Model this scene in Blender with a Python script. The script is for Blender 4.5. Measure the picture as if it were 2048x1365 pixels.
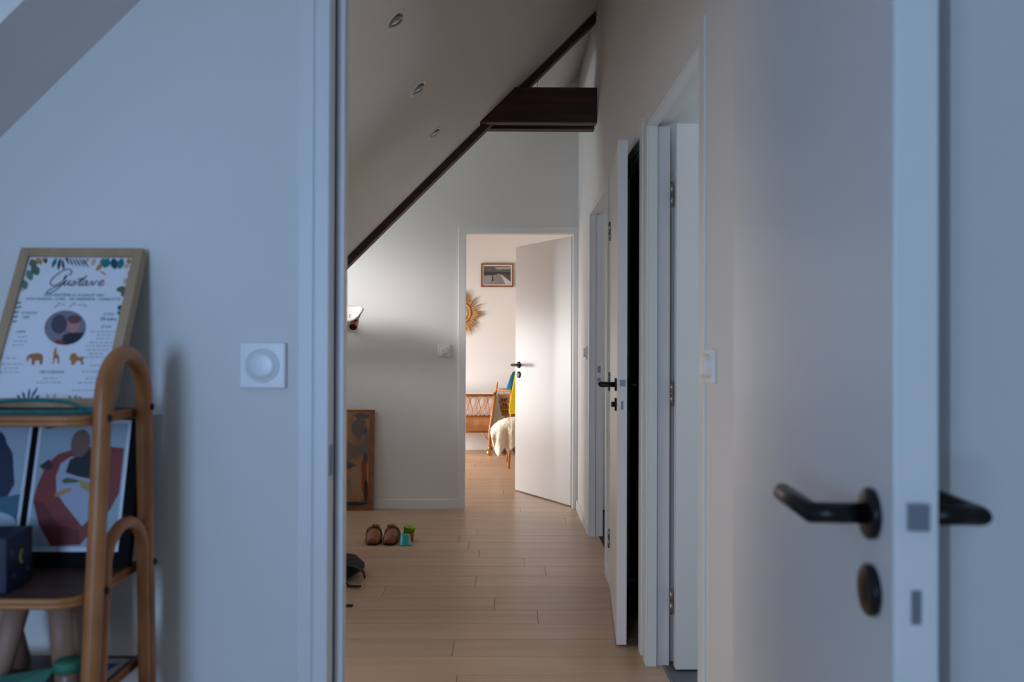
import bpy, bmesh, math, random
from mathutils import Vector, Matrix

for o in list(bpy.data.objects):
    bpy.data.objects.remove(o, do_unlink=True)
SC = bpy.context.scene
COL = SC.collection
R = random.Random(7)

# ------------------------------------------------------------------ camera
CAM_H = 1.205
cd = bpy.data.cameras.new('camera'); cam = bpy.data.objects.new('camera', cd); COL.objects.link(cam)
cd.sensor_width = 36.0; cd.lens = 36.0 * 1680 / 2048
cd.clip_start = 0.02
cam.matrix_world = (Matrix.Translation((0, 0, CAM_H)) @ Matrix.Rotation(-math.atan(14 / 1680), 4, 'Z')
                    @ Matrix.Rotation(math.pi / 2 + math.atan(10.5 / 1680), 4, 'X') @ Matrix.Rotation(0.0035, 4, 'Z'))
cd.dof.use_dof = True; cd.dof.focus_distance = 5.2; cd.dof.aperture_fstop = 4.0
SC.camera = cam

# ------------------------------------------------------------------ world, light, exposure
w = bpy.data.worlds.new('world'); SC.world = w; w.use_nodes = True
w.node_tree.nodes['Background'].inputs[0].default_value = (0.45, 0.62, 1.0, 1)
w.node_tree.nodes['Background'].inputs[1].default_value = 0.6
vs = SC.view_settings
vs.view_transform = 'Standard'; vs.look = 'None'; vs.gamma = 1.0; vs.exposure = 0.0; vs.use_curve_mapping = False

def daylight(name, loc, direction, sx, sy, power, color, spread=180):
    d = bpy.data.lights.new(name, 'AREA'); d.shape = 'RECTANGLE'; d.size = sx; d.size_y = sy
    d.energy = power; d.color = color; d.spread = math.radians(spread)
    o = bpy.data.objects.new(name, d); COL.objects.link(o)
    o.location = loc
    o.rotation_euler = Vector(direction).to_track_quat('-Z', 'Y').to_euler()
    return o
# daylight entering at each window, one of them an added landing skylight
daylight('window_daylight', (-0.95, -1.73, 1.4), (0.1, 1, 0), 0.52, 1.2, 62, (0.38, 0.61, 1.0))
daylight('skylight_daylight', (-1.25, 1.02, 1.75), (1, 0, -1), 0.75, 0.75, 0.7, (0.40, 0.63, 1.0))
daylight('dormer_daylight', (-2.46, 5.64, 2.02), (1, 0.42, -0.36), 0.85, 0.6, 4.2, (1.0, 0.95, 0.92), 38)
daylight('dormer_skylight', (-2.5, 5.66, 1.97), (1, 0, -0.1), 0.9, 0.66, 17, (0.80, 0.90, 1.0))
daylight('landing_added_fill', (-1.53, 2.2, 1.37), (1, 0, -1), 0.72, 0.75, 12.5, (1.0, 0.96, 0.92))  # added fill from an unseen opening, lifts the near part of the landing
daylight('bedroom_daylight', (-2.8, 8.45, 0.85), (1, 0.22, -0.3), 1.4, 1.3, 90, (1.0, 0.95, 0.94), 118)
daylight('study_daylight', (2.52, 2.45, 1.5), (-1, 0, 0), 0.8, 1.0, 13, (0.76, 0.89, 1.0))
daylight('study_daylight', (2.52, 5.4, 1.5), (-1, 0, 0), 0.8, 1.0, 9, (0.95, 0.95, 1.0))

# ------------------------------------------------------------------ materials
def lin(c):
    f = lambda v: v / 12.92 if v <= 0.04045 else ((v + 0.055) / 1.055) ** 2.4
    return tuple(f(v / 255.0) for v in c) + (1.0,)
MATS = {}
def mat(name, c1, rough=0.5, metal=0.0, c2=None, scale=(8, 8, 8), bump=0.0, detail=3.0, spec=0.5, per_obj=0.0, trans=0.0, contrast=(0.35, 0.65), coat=0.0):
    if name in MATS: return MATS[name]
    m = bpy.data.materials.new(name); m.use_nodes = True; nt = m.node_tree; N = nt.nodes; L = nt.links
    b = N['Principled BSDF']; b.inputs['Roughness'].default_value = rough; b.inputs['Metallic'].default_value = metal
    b.inputs['Specular IOR Level'].default_value = spec
    b.inputs['Coat Weight'].default_value = coat
    b.inputs['Base Color'].default_value = lin(c1)
    if trans: b.inputs['Transmission Weight'].default_value = trans
    if c2 or bump:
        tc = N.new('ShaderNodeTexCoord'); mp = N.new('ShaderNodeMapping'); mp.inputs['Scale'].default_value = scale
        L.new(tc.outputs['Object'], mp.inputs['Vector'])
        nz = N.new('ShaderNodeTexNoise'); nz.inputs['Scale'].default_value = 1.0; nz.inputs['Detail'].default_value = detail
        vec = mp.outputs['Vector']
        if per_obj:
            oi = N.new('ShaderNodeObjectInfo'); ad = N.new('ShaderNodeVectorMath'); ad.operation = 'ADD'
            ml = N.new('ShaderNodeVectorMath'); ml.operation = 'SCALE'; ml.inputs[3].default_value = 37.0
            cb = N.new('ShaderNodeCombineXYZ')
            for i in range(3): L.new(oi.outputs['Random'], cb.inputs[i])
            L.new(cb.outputs[0], ml.inputs[0]); L.new(vec, ad.inputs[0]); L.new(ml.outputs[0], ad.inputs[1]); vec = ad.outputs[0]
        L.new(vec, nz.inputs['Vector'])
        if c2:
            rp = N.new('ShaderNodeValToRGB'); rp.color_ramp.elements[0].color = lin(c1); rp.color_ramp.elements[1].color = lin(c2)
            rp.color_ramp.elements[0].position = contrast[0]; rp.color_ramp.elements[1].position = contrast[1]
            L.new(nz.outputs['Fac'], rp.inputs['Fac']); out = rp.outputs['Color']
            if per_obj:
                hs = N.new('ShaderNodeHueSaturation'); mr = N.new('ShaderNodeMapRange')
                mr.inputs['To Min'].default_value = 1 - per_obj; mr.inputs['To Max'].default_value = 1 + per_obj
                L.new(oi.outputs['Random'], mr.inputs['Value']); L.new(mr.outputs[0], hs.inputs['Value'])
                L.new(out, hs.inputs['Color']); out = hs.outputs['Color']
            L.new(out, b.inputs['Base Color'])
        if bump:
            bp = N.new('ShaderNodeBump'); bp.inputs['Strength'].default_value = bump; bp.inputs['Distance'].default_value = 0.002
            L.new(nz.outputs['Fac'], bp.inputs['Height']); L.new(bp.outputs[0], b.inputs['Normal'])
    MATS[name] = m
    return m
M_WALL = mat('wall_paint', (233, 231, 227), 0.72, bump=0.015, scale=(45, 45, 45))
M_CEIL = mat('ceiling_paint', (228, 225, 220), 0.8, bump=0.015, scale=(45, 45, 45))
M_TRIM = mat('trim_paint', (236, 236, 234), 0.42, bump=0.02, scale=(30, 30, 30))
M_DOOR = mat('door_paint', (234, 233, 230), 0.34, bump=0.02, scale=(20, 20, 20))
M_UNLIT_SHADE = mat('unlit_room_shade', (24, 26, 32), 0.8)  # near-black base colour carries the darkness of the unlit room
M_GASKET = mat('gasket_rubber', (74, 80, 92), 0.7)
M_BLACK = mat('black_metal', (20, 20, 21), 0.34, 0.3)
M_STEEL = mat('brushed_steel', (150, 152, 156), 0.32, 1.0)
M_LATCH = mat('latch_steel', (140, 144, 152), 0.4, 0.4)
M_PLASTIC = mat('white_plastic', (236, 236, 236), 0.3)
M_PLANK = mat('oak_plank', (200, 168, 138), 0.36, c2=(186, 150, 119), scale=(1.3, 18, 18), bump=0.04, detail=5, per_obj=0.08, contrast=(0.3, 0.7))
M_SUB = mat('subfloor', (62, 46, 36), 0.8)
M_TILE = mat('slate_tile', (112, 118, 122), 0.5, c2=(96, 100, 106), scale=(5, 5, 5))
M_BEAM = mat('stained_beam', (70, 34, 24), 0.55, c2=(44, 20, 15), scale=(2, 20, 20), bump=0.15, detail=6)
M_RATTAN = mat('rattan', (186, 122, 70), 0.42, c2=(158, 94, 48), scale=(9, 9, 9), detail=4)
M_BROWN = mat('brown_board', (92, 66, 54), 0.45, c2=(74, 52, 44), scale=(3, 30, 30), detail=4)
M_OAKFRAME = mat('pale_oak_frame', (186, 156, 122), 0.5, c2=(170, 138, 104), scale=(20, 20, 3), detail=5)
M_GLASS = None

def glass():
    m = bpy.data.materials.new('window_glass'); m.use_nodes = True; nt = m.node_tree; N = nt.nodes; L = nt.links
    for n in list(N): N.remove(n)
    o = N.new('ShaderNodeOutputMaterial'); mx = N.new('ShaderNodeMixShader'); t = N.new('ShaderNodeBsdfTransparent'); g = N.new('ShaderNodeBsdfGlossy')
    g.inputs['Roughness'].default_value = 0.02; mx.inputs[0].default_value = 0.06
    L.new(t.outputs[0], mx.inputs[1]); L.new(g.outputs[0], mx.inputs[2]); L.new(mx.outputs[0], o.inputs[0])
    return m
M_GLASS = glass()
def flat(c, rough=0.6):
    return mat('print_%d_%d_%d' % c, c, rough)

# ------------------------------------------------------------------ mesh builder
class MB:
    def __init__(s): s.v = []; s.f = []; s.sm = []
    def add(s, vs_, fs, smooth=False):
        n = len(s.v); s.v += [Vector(v) for v in vs_]; s.f += [tuple(i + n for i in f) for f in fs]; s.sm += [smooth] * len(fs); return s
    def box(s, x0, x1, y0, y1, z0, z1):
        return s.add([(x, y, z) for z in (z0, z1) for y in (y0, y1) for x in (x0, x1)],
                     [(0, 2, 3, 1), (4, 5, 7, 6), (0, 1, 5, 4), (2, 6, 7, 3), (0, 4, 6, 2), (1, 3, 7, 5)])
    def prism(s, poly, axis, c0, c1, smooth=False):
        n = len(poly)
        def pt(a, b, c):
            return {'x': (c, a, b), 'y': (a, c, b), 'z': (a, b, c)}[axis]
        vs_ = [pt(a, b, c0) for a, b in poly] + [pt(a, b, c1) for a, b in poly]
        fs = [tuple(range(n)), tuple(range(2 * n - 1, n - 1, -1))] + [(i, n + i, n + (i + 1) % n, (i + 1) % n) for i in range(n)]
        return s.add(vs_, fs, smooth)
    def tube(s, pts, r, seg=10, closed=False):
        pts = [Vector(p) for p in pts]; n = len(pts)
        rr = r if isinstance(r, (list, tuple)) else [r] * n
        def tan(i):
            if closed: return (pts[(i + 1) % n] - pts[i - 1]).normalized()
            if i == 0: return (pts[1] - pts[0]).normalized()
            if i == n - 1: return (pts[-1] - pts[-2]).normalized()
            return ((pts[i + 1] - pts[i]).normalized() + (pts[i] - pts[i - 1]).normalized()).normalized()
        t = tan(0); ref = Vector((0, 0, 1)) if abs(t.z) < 0.9 else Vector((1, 0, 0))
        u = t.cross(ref).normalized(); vs_ = []
        for i in range(n):
            t = tan(i); u = (u - t * u.dot(t)).normalized(); q = t.cross(u)
            k = 1.0
            if 0 < i < n - 1 or closed:
                a = (pts[i] - pts[i - 1]).normalized(); c = max(0.5, a.dot(t)); k = 1.0 / c
            for j in range(seg):
                an = 2 * math.pi * j / seg
                d = u * math.cos(an) + q * math.sin(an)
                vs_.append(pts[i] + d * rr[i] * (k if k < 1.05 else 1.0))
        fs = []
        for i in range(n if closed else n - 1):
            for j in range(seg):
                a = i * seg; b = ((i + 1) % n) * seg
                fs.append((a + j, a + (j + 1) % seg, b + (j + 1) % seg, b + j))
        s.add(vs_, fs, True)
        if not closed:
            m = len(s.v) - n * seg
            s.f += [tuple(m + j for j in range(seg - 1, -1, -1)), tuple(m + (n - 1) * seg + j for j in range(seg))]; s.sm += [False, False]
        return s
    def lathe(s, prof, M=None, seg=24):
        M = M or Matrix(); n = len(prof); vs_ = []
        for (r, z) in prof:
            for j in range(seg):
                a = 2 * math.pi * j / seg; vs_.append(M @ Vector((r * math.cos(a), r * math.sin(a), z)))
        fs = [(i * seg + j, i * seg + (j + 1) % seg, (i + 1) * seg + (j + 1) % seg, (i + 1) * seg + j) for i in range(n - 1) for j in range(seg)]
        fs.append(tuple(range(seg - 1, -1, -1))); fs.append(tuple((n - 1) * seg + j for j in range(seg)))
        return s.add(vs_, fs, True)
    def ball(s, c, r, seg=14, rings=9, M=None):
        c = Vector(c); r = Vector(r) if hasattr(r, '__len__') else Vector((r, r, r)); vs_ = []
        for i in range(1, rings):
            th = math.pi * i / rings
            for j in range(seg):
                a = 2 * math.pi * j / seg
                p = Vector((math.sin(th) * math.cos(a) * r.x, math.sin(th) * math.sin(a) * r.y, math.cos(th) * r.z))
                vs_.append(c + (M @ p if M else p))
        top = Vector((0, 0, r.z)); vs_.append(c + (M @ top if M else top)); vs_.append(c - (M @ top if M else top)); k = (rings - 1) * seg
        fs = [(i * seg + j, (i + 1) * seg + j, (i + 1) * seg + (j + 1) % seg, i * seg + (j + 1) % seg) for i in range(rings - 2) for j in range(seg)]
        fs += [(k, j, (j + 1) % seg) for j in range(seg)] + [(k + 1, (rings - 2) * seg + (j + 1) % seg, (rings - 2) * seg + j) for j in range(seg)]
        return s.add(vs_, fs, True)
    def move(s, M):
        s.v = [M @ v for v in s.v]; return s
    def build(s, name, m, parent=None, local=False, bevel=0.0, bseg=2):
        vs_ = s.v; loc = None
        if parent is not None:
            if not local:
                root = parent
                while root.parent: root = root.parent
                inv = root.matrix_basis.inverted(); vs_ = [inv @ v for v in vs_]
        else:
            xs = [v.x for v in vs_]; ys = [v.y for v in vs_]; zs = [v.z for v in vs_]
            loc = Vector(((min(xs) + max(xs)) / 2, (min(ys) + max(ys)) / 2, min(zs))); vs_ = [v - loc for v in vs_]
        me = bpy.data.meshes.new(name); me.from_pydata([tuple(v) for v in vs_], [], s.f)
        for p, q in zip(me.polygons, s.sm): p.use_smooth = q
        bm = bmesh.new(); bm.from_mesh(me)
        bmesh.ops.recalc_face_normals(bm, faces=bm.faces)
        if bevel:
            es = [e for e in bm.edges if len(e.link_faces) == 2 and e.calc_face_angle(0) > 0.6]
            bmesh.ops.bevel(bm, geom=es, offset=bevel, segments=bseg, affect='EDGES', profile=0.5)
        bm.to_mesh(me); bm.free()
        me.materials.append(m)
        o = bpy.data.objects.new(name, me); COL.objects.link(o)
        if parent is not None: o.parent = parent
        else: o.location = loc
        return o

def tag(o, label=None, cat=None, group=None, kind=None):
    if label: o['label'] = label
    if cat: o['category'] = cat
    if group: o['group'] = group
    if kind: o['kind'] = kind
    return o
def thing(name, loc, label, cat, group=None, rot=(0, 0, 0), kind=None):
    o = bpy.data.objects.new(name, None); COL.objects.link(o); o.empty_display_size = 0.05
    o.matrix_basis = Matrix.Translation(loc) @ Matrix.Rotation(rot[2], 4, 'Z') @ Matrix.Rotation(rot[1], 4, 'Y') @ Matrix.Rotation(rot[0], 4, 'X')
    return tag(o, label, cat, group, kind)
def struct(name, mb, m, label=None, bevel=0.0):
    return tag(mb.build(name, m, bevel=bevel), label, kind='structure')
def sroot(name, loc, label):
    return thing(name, loc, label, None, kind='structure')

# ================================================================== the setting
YN0, YN1 = 1.645, 1.717          # partition between the near room and the landing
XW0, XW1 = 0.541, 0.62           # wall of the landing that holds three doors
YE0, YE1 = 6.23, 6.302           # end wall of the landing

# ---- floor: slab with oak planks, tiled patch behind the first door
floor = struct('floor', MB().box(-2.7, 2.6, -1.7, 9.9, -0.14, -0.015), M_SUB, 'pale oak plank floor running through rooms and landing')
W_PL = 0.189
joints = {0: [-0.17 - 1.9, -0.17, 1.7], 1: [-1.2, 0.6], 2: [-0.203 - 1.6, -0.203, 1.6], 3: [-0.9, 0.9], 4: [-1.6, 0.15, 1.8], 7: [-1.8, -0.144], 8: [-1.5, 0.22], 10: [-1.9, -0.145]}
row = -25
while True:
    y0 = 3.082 + (row - 1) * W_PL; y1 = y0 + W_PL
    if y0 > 9.78: break
    mid = (y0 + y1) / 2
    if mid < 1.70: xa, xb = -2.45, (1.24 if y1 < 1.2 else 0.635)
    elif mid < 6.26: xa, xb = -2.28, 0.60
    else: xa, xb = -2.58, 1.78
    if mid < 1.72 and mid > 1.6: xa, xb = -2.28, 0.545
    js = joints.get(row)
    if js is None:
        js = []; x = xa + R.uniform(0.3, 1.7)
        while x < xb - 0.15: js.append(x); x += R.uniform(1.5, 2.0)
    ed = [xa] + [j for j in sorted(js) if xa + 0.1 < j < xb - 0.1] + [xb]
    for a, b in zip(ed[:-1], ed[1:]):
        MB().box(a + 0.0011, b - 0.0011, max(y0, -1.6) + 0.0011, min(y1, 9.775) - 0.0011, -0.015, 0.0).build('plank', M_PLANK, floor)
    row += 1
tiles = sroot('floor_tiled', (1.5, 2.5, -0.015), 'grey slate tile floor behind the nearest side doorway')
for i in range(4):
    for j in range(4):
        x0 = 0.606 + i * 0.45; y0 = 1.78 + j * 0.36
        MB().box(x0, min(x0 + 0.447, 2.39), y0, min(y0 + 0.357, 3.215), -0.015, 0.001).build('tile', M_TILE, tiles)
MB().box(0.6, 0.6055, 2.3, 3.18, -0.01, 0.002).build('threshold_strip', M_LATCH, tiles)

# ---- partition between the near room and the landing
poly = [(-2.5, 0), (-0.375, 0), (-0.375, 2.075), (0.526, 2.075), (0.526, 0), (0.95, 0), (0.95, 3.63), (-2.5, 0.19)]
struct('wall_partition', MB().prism(poly, 'y', YN0, YN1), M_WALL, 'white painted partition wall with an open doorway onto the landing')
struct('wall_right', MB().box(0.639, 1.25, 1.2, YN0, 0, 2.6).box(1.25, 1.32, -1.6, YN0, 0, 2.6), M_WALL, 'white side wall and boxed pier of the near room beside the open door')
back = MB()
for b in [(-2.6, -1.21, 0, 2.7), (-0.69, 1.32, 0, 2.7), (-1.21, -0.69, 0, 0.8), (-1.21, -0.69, 2.0, 2.7)]: back.box(b[0], b[1], -1.67, -1.6, b[2], b[3])
struct('wall_back', back, M_WALL)
# near sloping ceiling with a skylight well
def slope_slab(mb, x0, x1, y0, y1, c, t):
    return mb.prism([(x0, c + x0), (x1, c + x1), (x1 - t * 0.7, c + x1 + t * 0.7), (x0 - t * 0.7, c + x0 + t * 0.7)], 'y', y0, y1)
ns = MB()
slope_slab(ns, -2.5, -1.55, -1.6, YN0, 2.595, 0.22)
slope_slab(ns, -0.70, 0.005, -1.6, YN0, 2.595, 0.22)
slope_slab(ns, -1.55, -0.70, 1.415, YN0, 2.595, 0.22)
slope_slab(ns, -1.55, -0.70, -1.6, 0.65, 2.595, 0.22)
struct('ceiling_slope', ns, M_CEIL, 'white sloping ceiling of the near room')
struct('ceiling_near', MB().box(0.0, 1.32, -1.6, YN0, 2.6, 2.68), M_CEIL)
sk = sroot('window_1', (-1.2, 1.05, 1.6), 'skylight set into the sloping ceiling of the near room')
fr = MB(); o1 = 0.2 * 0.7
for (a, b, c, d) in [(-1.55, -1.49, 0.65, 1.415), (-0.76, -0.70, 0.65, 1.415), (-1.49, -0.76, 0.65, 0.71), (-1.49, -0.76, 1.355, 1.415)]:
    fr.prism([(a - o1 + .03, 2.595 + a + o1 - .03), (b - o1 + .03, 2.595 + b + o1 - .03), (b - o1, 2.595 + b + o1), (a - o1, 2.595 + a + o1)], 'y', c, d)
fr.build('window_frame', M_TRIM, sk)
g = MB(); slope_slab(g, -1.49 - o1, -0.76 - o1, 0.71, 1.355, 2.595 + 2 * o1 - 0.02, 0.006); g.build('pane', M_GLASS, sk)

def window_x(name, x, y0, y1, z0, z1, label, d=0.05):
    r = sroot(name, (x, (y0 + y1) / 2, z0), label)
    m = MB()
    m.box(x, x + d, y0, y1, z0, z0 + 0.05).box(x, x + d, y0, y1, z1 - 0.05, z1)
    m.box(x, x + d, y0, y0 + 0.05, z0 + 0.05, z1 - 0.05).box(x, x + d, y1 - 0.05, y1, z0 + 0.05, z1 - 0.05)
    ym = (y0 + y1) / 2; m.box(x, x + d, ym - 0.03, ym + 0.03, z0 + 0.05, z1 - 0.05)
    m.build('window_frame', M_TRIM, r)
    for a, b in ((y0 + 0.05, ym - 0.03), (ym + 0.03, y1 - 0.05)):
        MB().box(x + d * 0.4, x + d * 0.5, a, b, z0 + 0.05, z1 - 0.05).build('pane', M_GLASS, r)
    return r
# back window (y plane)
wb = sroot('window_2', (-0.95, -1.64, 0.8), 'narrow casement window in the back wall of the near room')
m = MB()
for b in [(-1.21, -0.69, 0.8, 0.84), (-1.21, -0.69, 1.96, 2.0), (-1.21, -1.17, 0.84, 1.96), (-0.73, -0.69, 0.84, 1.96)]: m.box(b[0], b[1], -1.66, -1.61, b[2], b[3])
m.build('window_frame', M_TRIM, wb)
MB().box(-1.17, -0.73, -1.64, -1.635, 0.84, 1.96).build('pane', M_GLASS, wb)

# ---- wall of the landing with three doorways
DOORS = {'A': (2.314, 3.163), 'B': (3.34, 4.185), 'C': (4.47, 5.32)}
pw = MB(); prev = YN1
for k in 'ABC':
    a, b = DOORS[k]; pw.box(XW0, XW1, prev, a - 0.03, 0, 3.36); pw.box(XW0, XW1, a - 0.03, b + 0.03, 2.06, 3.36); prev = b + 0.03
pw.box(XW0, XW1, prev, YE0, 0, 3.36)
struct('wall_passage', pw, M_WALL, 'long white landing wall holding three doorways')
# ---- end wall with the bedroom doorway
poly = [(-2.4, 0), (-0.308, 0), (-0.308, 2.055), (0.519, 2.055), (0.519, 0), (XW1, 0), (XW1, 3.36), (-2.4, 3.0)]
struct('wall_end', MB().prism(poly, 'y', YE0, YE1), M_WALL, 'white end wall of the landing with an open bedroom door')
# ---- landing ceiling
CS = 2.685
def landing_slope():
    m = MB()
    slope_slab(m, -2.1, -1.72, YN1, 5.05, CS, 0.14); slope_slab(m, -1.15, XW1, YN1, 5.05, CS, 0.14)
    slope_slab(m, -1.72, -1.15, YN1, 1.84, CS, 0.14); slope_slab(m, -1.72, -1.15, 2.56, 5.05, CS, 0.14)
    return m
struct('ceiling_landing', landing_slope(), M_CEIL, 'white sloping landing ceiling with three recessed spotlights')
sk2 = sroot('window_7', (-1.45, 2.2, 1.3), 'added unseen skylight low in the sloping landing ceiling, for fill light')  # opening added out of view to let in the landing's fill light
fr = MB(); o1 = 0.05
for (a, b, c, d) in [(-1.72, -1.67, 1.84, 2.56), (-1.20, -1.15, 1.84, 2.56), (-1.67, -1.20, 1.84, 1.89), (-1.67, -1.20, 2.51, 2.56)]:
    fr.prism([(a - o1 + .03, CS + a + o1 - .03), (b - o1 + .03, CS + b + o1 - .03), (b - o1, CS + b + o1), (a - o1, CS + a + o1)], 'y', c, d)
fr.build('window_frame', M_TRIM, sk2)
g = MB(); slope_slab(g, -1.67 - o1, -1.20 - o1, 1.89, 2.51, CS + 2 * o1 - 0.02, 0.006); g.build('pane', M_GLASS, sk2)
struct('ceiling_landing_end', slope_slab(MB(), 0.215, XW1, 5.05, YE0, CS, 0.14), M_CEIL)
struct('ceiling_dormer', MB().box(-2.4, 0.2, 5.12, YE0, 2.9, 3.0), M_CEIL)
struct('wall_dormer_cheek', MB().prism([(-2.3, CS - 2.3), (0.21, CS + 0.21), (-2.3, 2.9)], 'y', 5.055, 5.12), M_WALL)
struct('wall_knee', MB().box(-2.1, -2.0, YN1, 5.05, 0, 0.8), M_WALL)
dw = MB()
for b in [(5.05, 5.2, 0, 2.9), (6.15, YE0, 0, 2.9), (5.2, 6.15, 0, 1.62), (5.2, 6.15, 2.32, 2.9)]: dw.box(-2.4, -2.3, b[0], b[1], b[2], b[3])
struct('wall_dormer', dw, M_WALL)
window_x('window_3', -2.38, 5.2, 6.15, 1.62, 2.32, 'dormer window at the side of the landing')

# ---- bedroom shell
struct('wall_bedroom_end', MB().box(-2.6, 1.8, 9.78, 9.88, 0, 2.75), M_WALL, 'white far wall of the sunlit bedroom')
lw = MB()
for b in [(YE1, 7.7, 0, 2.75), (9.2, 9.78, 0, 2.75), (7.7, 9.2, 0, 0.15), (7.7, 9.2, 1.55, 2.75)]: lw.box(-2.68, -2.6, b[0], b[1], b[2], b[3])
struct('wall_bedroom_left', lw, M_WALL)
window_x('window_4', -2.66, 7.7, 9.2, 0.15, 1.55, 'low wide bedroom window')
struct('wall_bedroom_right', MB().box(1.8, 1.88, YE1, 9.78, 0, 2.75), M_WALL)
struct('ceiling_bedroom', MB().box(-2.68, 1.88, YE1, 9.88, 2.75, 2.83), M_CEIL)
struct('wall_bedroom_near', MB().box(XW1, 1.88, YE0, YE1, 0, 2.75), M_WALL)
# ---- side rooms
struct('wall_study_near', MB().box(XW1, 2.4, 1.75, 1.78, 0, 2.5), M_WALL)
struct('wall_study_far', MB().box(XW1, 2.4, 3.22, 3.25, 0, 2.5), M_WALL)
sw = MB()
for b in [(1.75, 2.05, 0, 2.5), (2.85, 3.25, 0, 2.5), (2.05, 2.85, 0, 1.0), (2.05, 2.85, 2.0, 2.5)]: sw.box(2.4, 2.47, b[0], b[1], b[2], b[3])
struct('wall_study_right', sw, M_WALL)
struct('ceiling_study', MB().box(XW1, 2.47, 1.75, 3.25, 2.5, 2.56), M_CEIL)
window_x('window_5', 2.41, 2.05, 2.85, 1.0, 2.0, 'window of the tiled side room')
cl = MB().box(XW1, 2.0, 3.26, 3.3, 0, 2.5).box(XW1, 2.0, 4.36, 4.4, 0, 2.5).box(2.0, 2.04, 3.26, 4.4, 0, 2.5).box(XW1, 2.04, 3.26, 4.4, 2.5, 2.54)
struct('wall_closet', cl, M_UNLIT_SHADE, 'interior of the unlit side room, its darkness put into the wall colour')
rc = MB().box(XW1, 2.4, 4.41, 4.45, 0, 2.5).box(XW1, 2.4, 6.19, 6.225, 0, 2.5)
for b in [(4.45, 5.0, 0, 2.5), (5.8, 6.225, 0, 2.5), (5.0, 5.8, 0, 1.0), (5.0, 5.8, 2.0, 2.5)]: rc.box(2.4, 2.47, b[0], b[1], b[2], b[3])
struct('wall_sideroom', rc, M_WALL)
struct('ceiling_sideroom', MB().box(XW1, 2.47, 4.41, 6.225, 2.5, 2.56), M_CEIL)
window_x('window_6', 2.41, 5.0, 5.8, 1.0, 2.0, 'window of the furthest side room')

# ---- door linings and casings
def lining_side(name, a, b, stop_outside, label):
    """doorway in the landing wall, clear opening y in [a, b]; the stop is on the landing side or on the room side"""
    r = sroot(name, (XW0, (a + b) / 2, 0), label)
    H = 2.04; xf = 0.533
    for (ya, yb) in ((a - 0.062, a), (b, b + 0.062)):
        MB().box(xf, XW0, ya, yb, 0, H).build('casing', M_TRIM, r, bevel=0.002)
    MB().box(xf, XW0, a - 0.062, b + 0.062, H, H + 0.062).build('casing_head', M_TRIM, r, bevel=0.002)
    s0, s1 = ((XW0, 0.575), (0.578, 0.624)) if stop_outside else ((0.578, 0.624), (XW0, 0.575))
    if stop_outside: pass
    for sgn, y in ((-1, a), (1, b)):
        q = sorted((y, y + sgn * 0.030)); MB().box(s0[0], s0[1], q[0], q[1], 0, H).build('door_stop', M_TRIM, r, bevel=0.0012)
        q = sorted((y + sgn * 0.014, y + sgn * 0.030)); MB().box(s1[0], s1[1], q[0], q[1], 0, H).build('jamb', M_TRIM, r)
        q = sorted((y + sgn * 0.010, y + sgn * 0.030)); MB().box(0.575, 0.578, q[0], q[1], 0, H).build('gasket', M_GASKET, r)
    MB().box(s0[0], s0[1], a - 0.03, b + 0.03, H, H + 0.02).build('head_stop', M_TRIM, r)
    MB().box(s1[0], s1[1], a - 0.03, b + 0.03, H + 0.012, H + 0.02).build('head_jamb', M_TRIM, r)
    MB().box(0.575, 0.578, a - 0.03, b + 0.03, H + 0.008, H + 0.02).build('head_gasket', M_GASKET, r)
    return r
lining_side('trim_1', *DOORS['A'], True, 'white lining and casing of the nearest side doorway')
lining_side('trim_2', *DOORS['B'], False, 'white lining and casing around the dark side doorway')
tc_ = lining_side('trim_3', *DOORS['C'], True, 'white lining and casing of the furthest side doorway')
for z in (1.06, 0.985): MB().box(0.588, 0.608, DOORS['C'][1] + 0.0125, DOORS['C'][1] + 0.0142, z - 0.02, z + 0.02).build('strike_plate', M_LATCH, tc_)
# near doorway
t0 = sroot('trim_4', (0.07, YN0, 0), 'white lining and casing of the near doorway')
H0 = 2.045
for s, xo in ((-1, 0.0), (1, 0.151)):
    X = lambda v: (s * abs(v)) + (xo if s > 0 else 0)
    q = sorted((X(-0.402), X(-0.373))); MB().box(q[0], q[1], 1.633, YN0, 0, H0 + 0.06).build('casing', M_TRIM, t0, bevel=0.002)
    q = sorted((X(-0.370), X(-0.342)))
    MB().box(q[0], q[1], 1.631, 1.686, 0, H0).build('jamb', M_TRIM, t0, bevel=0.003)
    q = sorted((X(-0.375), X(-0.370))); MB().box(q[0], q[1], 1.637, 1.70, 0, H0).build('groove', M_TRIM, t0)
    q = sorted((X(-0.370), X(-0.3235))); MB().box(q[0], q[1], 1.688, 1.724, 0, H0).build('door_stop', M_TRIM, t0, bevel=0.0015)
    q = sorted((X(-0.345), X(-0.3395))); MB().box(q[0], q[1], 1.684, 1.688, 0, H0).build('gasket', M_GASKET, t0)
    q = sorted((X(-0.43), X(-0.37))); MB().box(q[0], q[1], YN1, 1.724, 0, H0 + 0.06).build('casing', M_TRIM, t0)
MB().box(-0.373, 0.524, 1.633, YN0, H0, H0 + 0.06).build('casing_head', M_TRIM, t0)
MB().box(-0.370, 0.521, YN0, 1.724, H0, H0 + 0.028).build('head_jamb', M_TRIM, t0)
MB().box(-0.3415, -0.3405, 1.640, 1.668, 0.95, 1.01).build('strike_plate', M_LATCH, t0)
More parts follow.
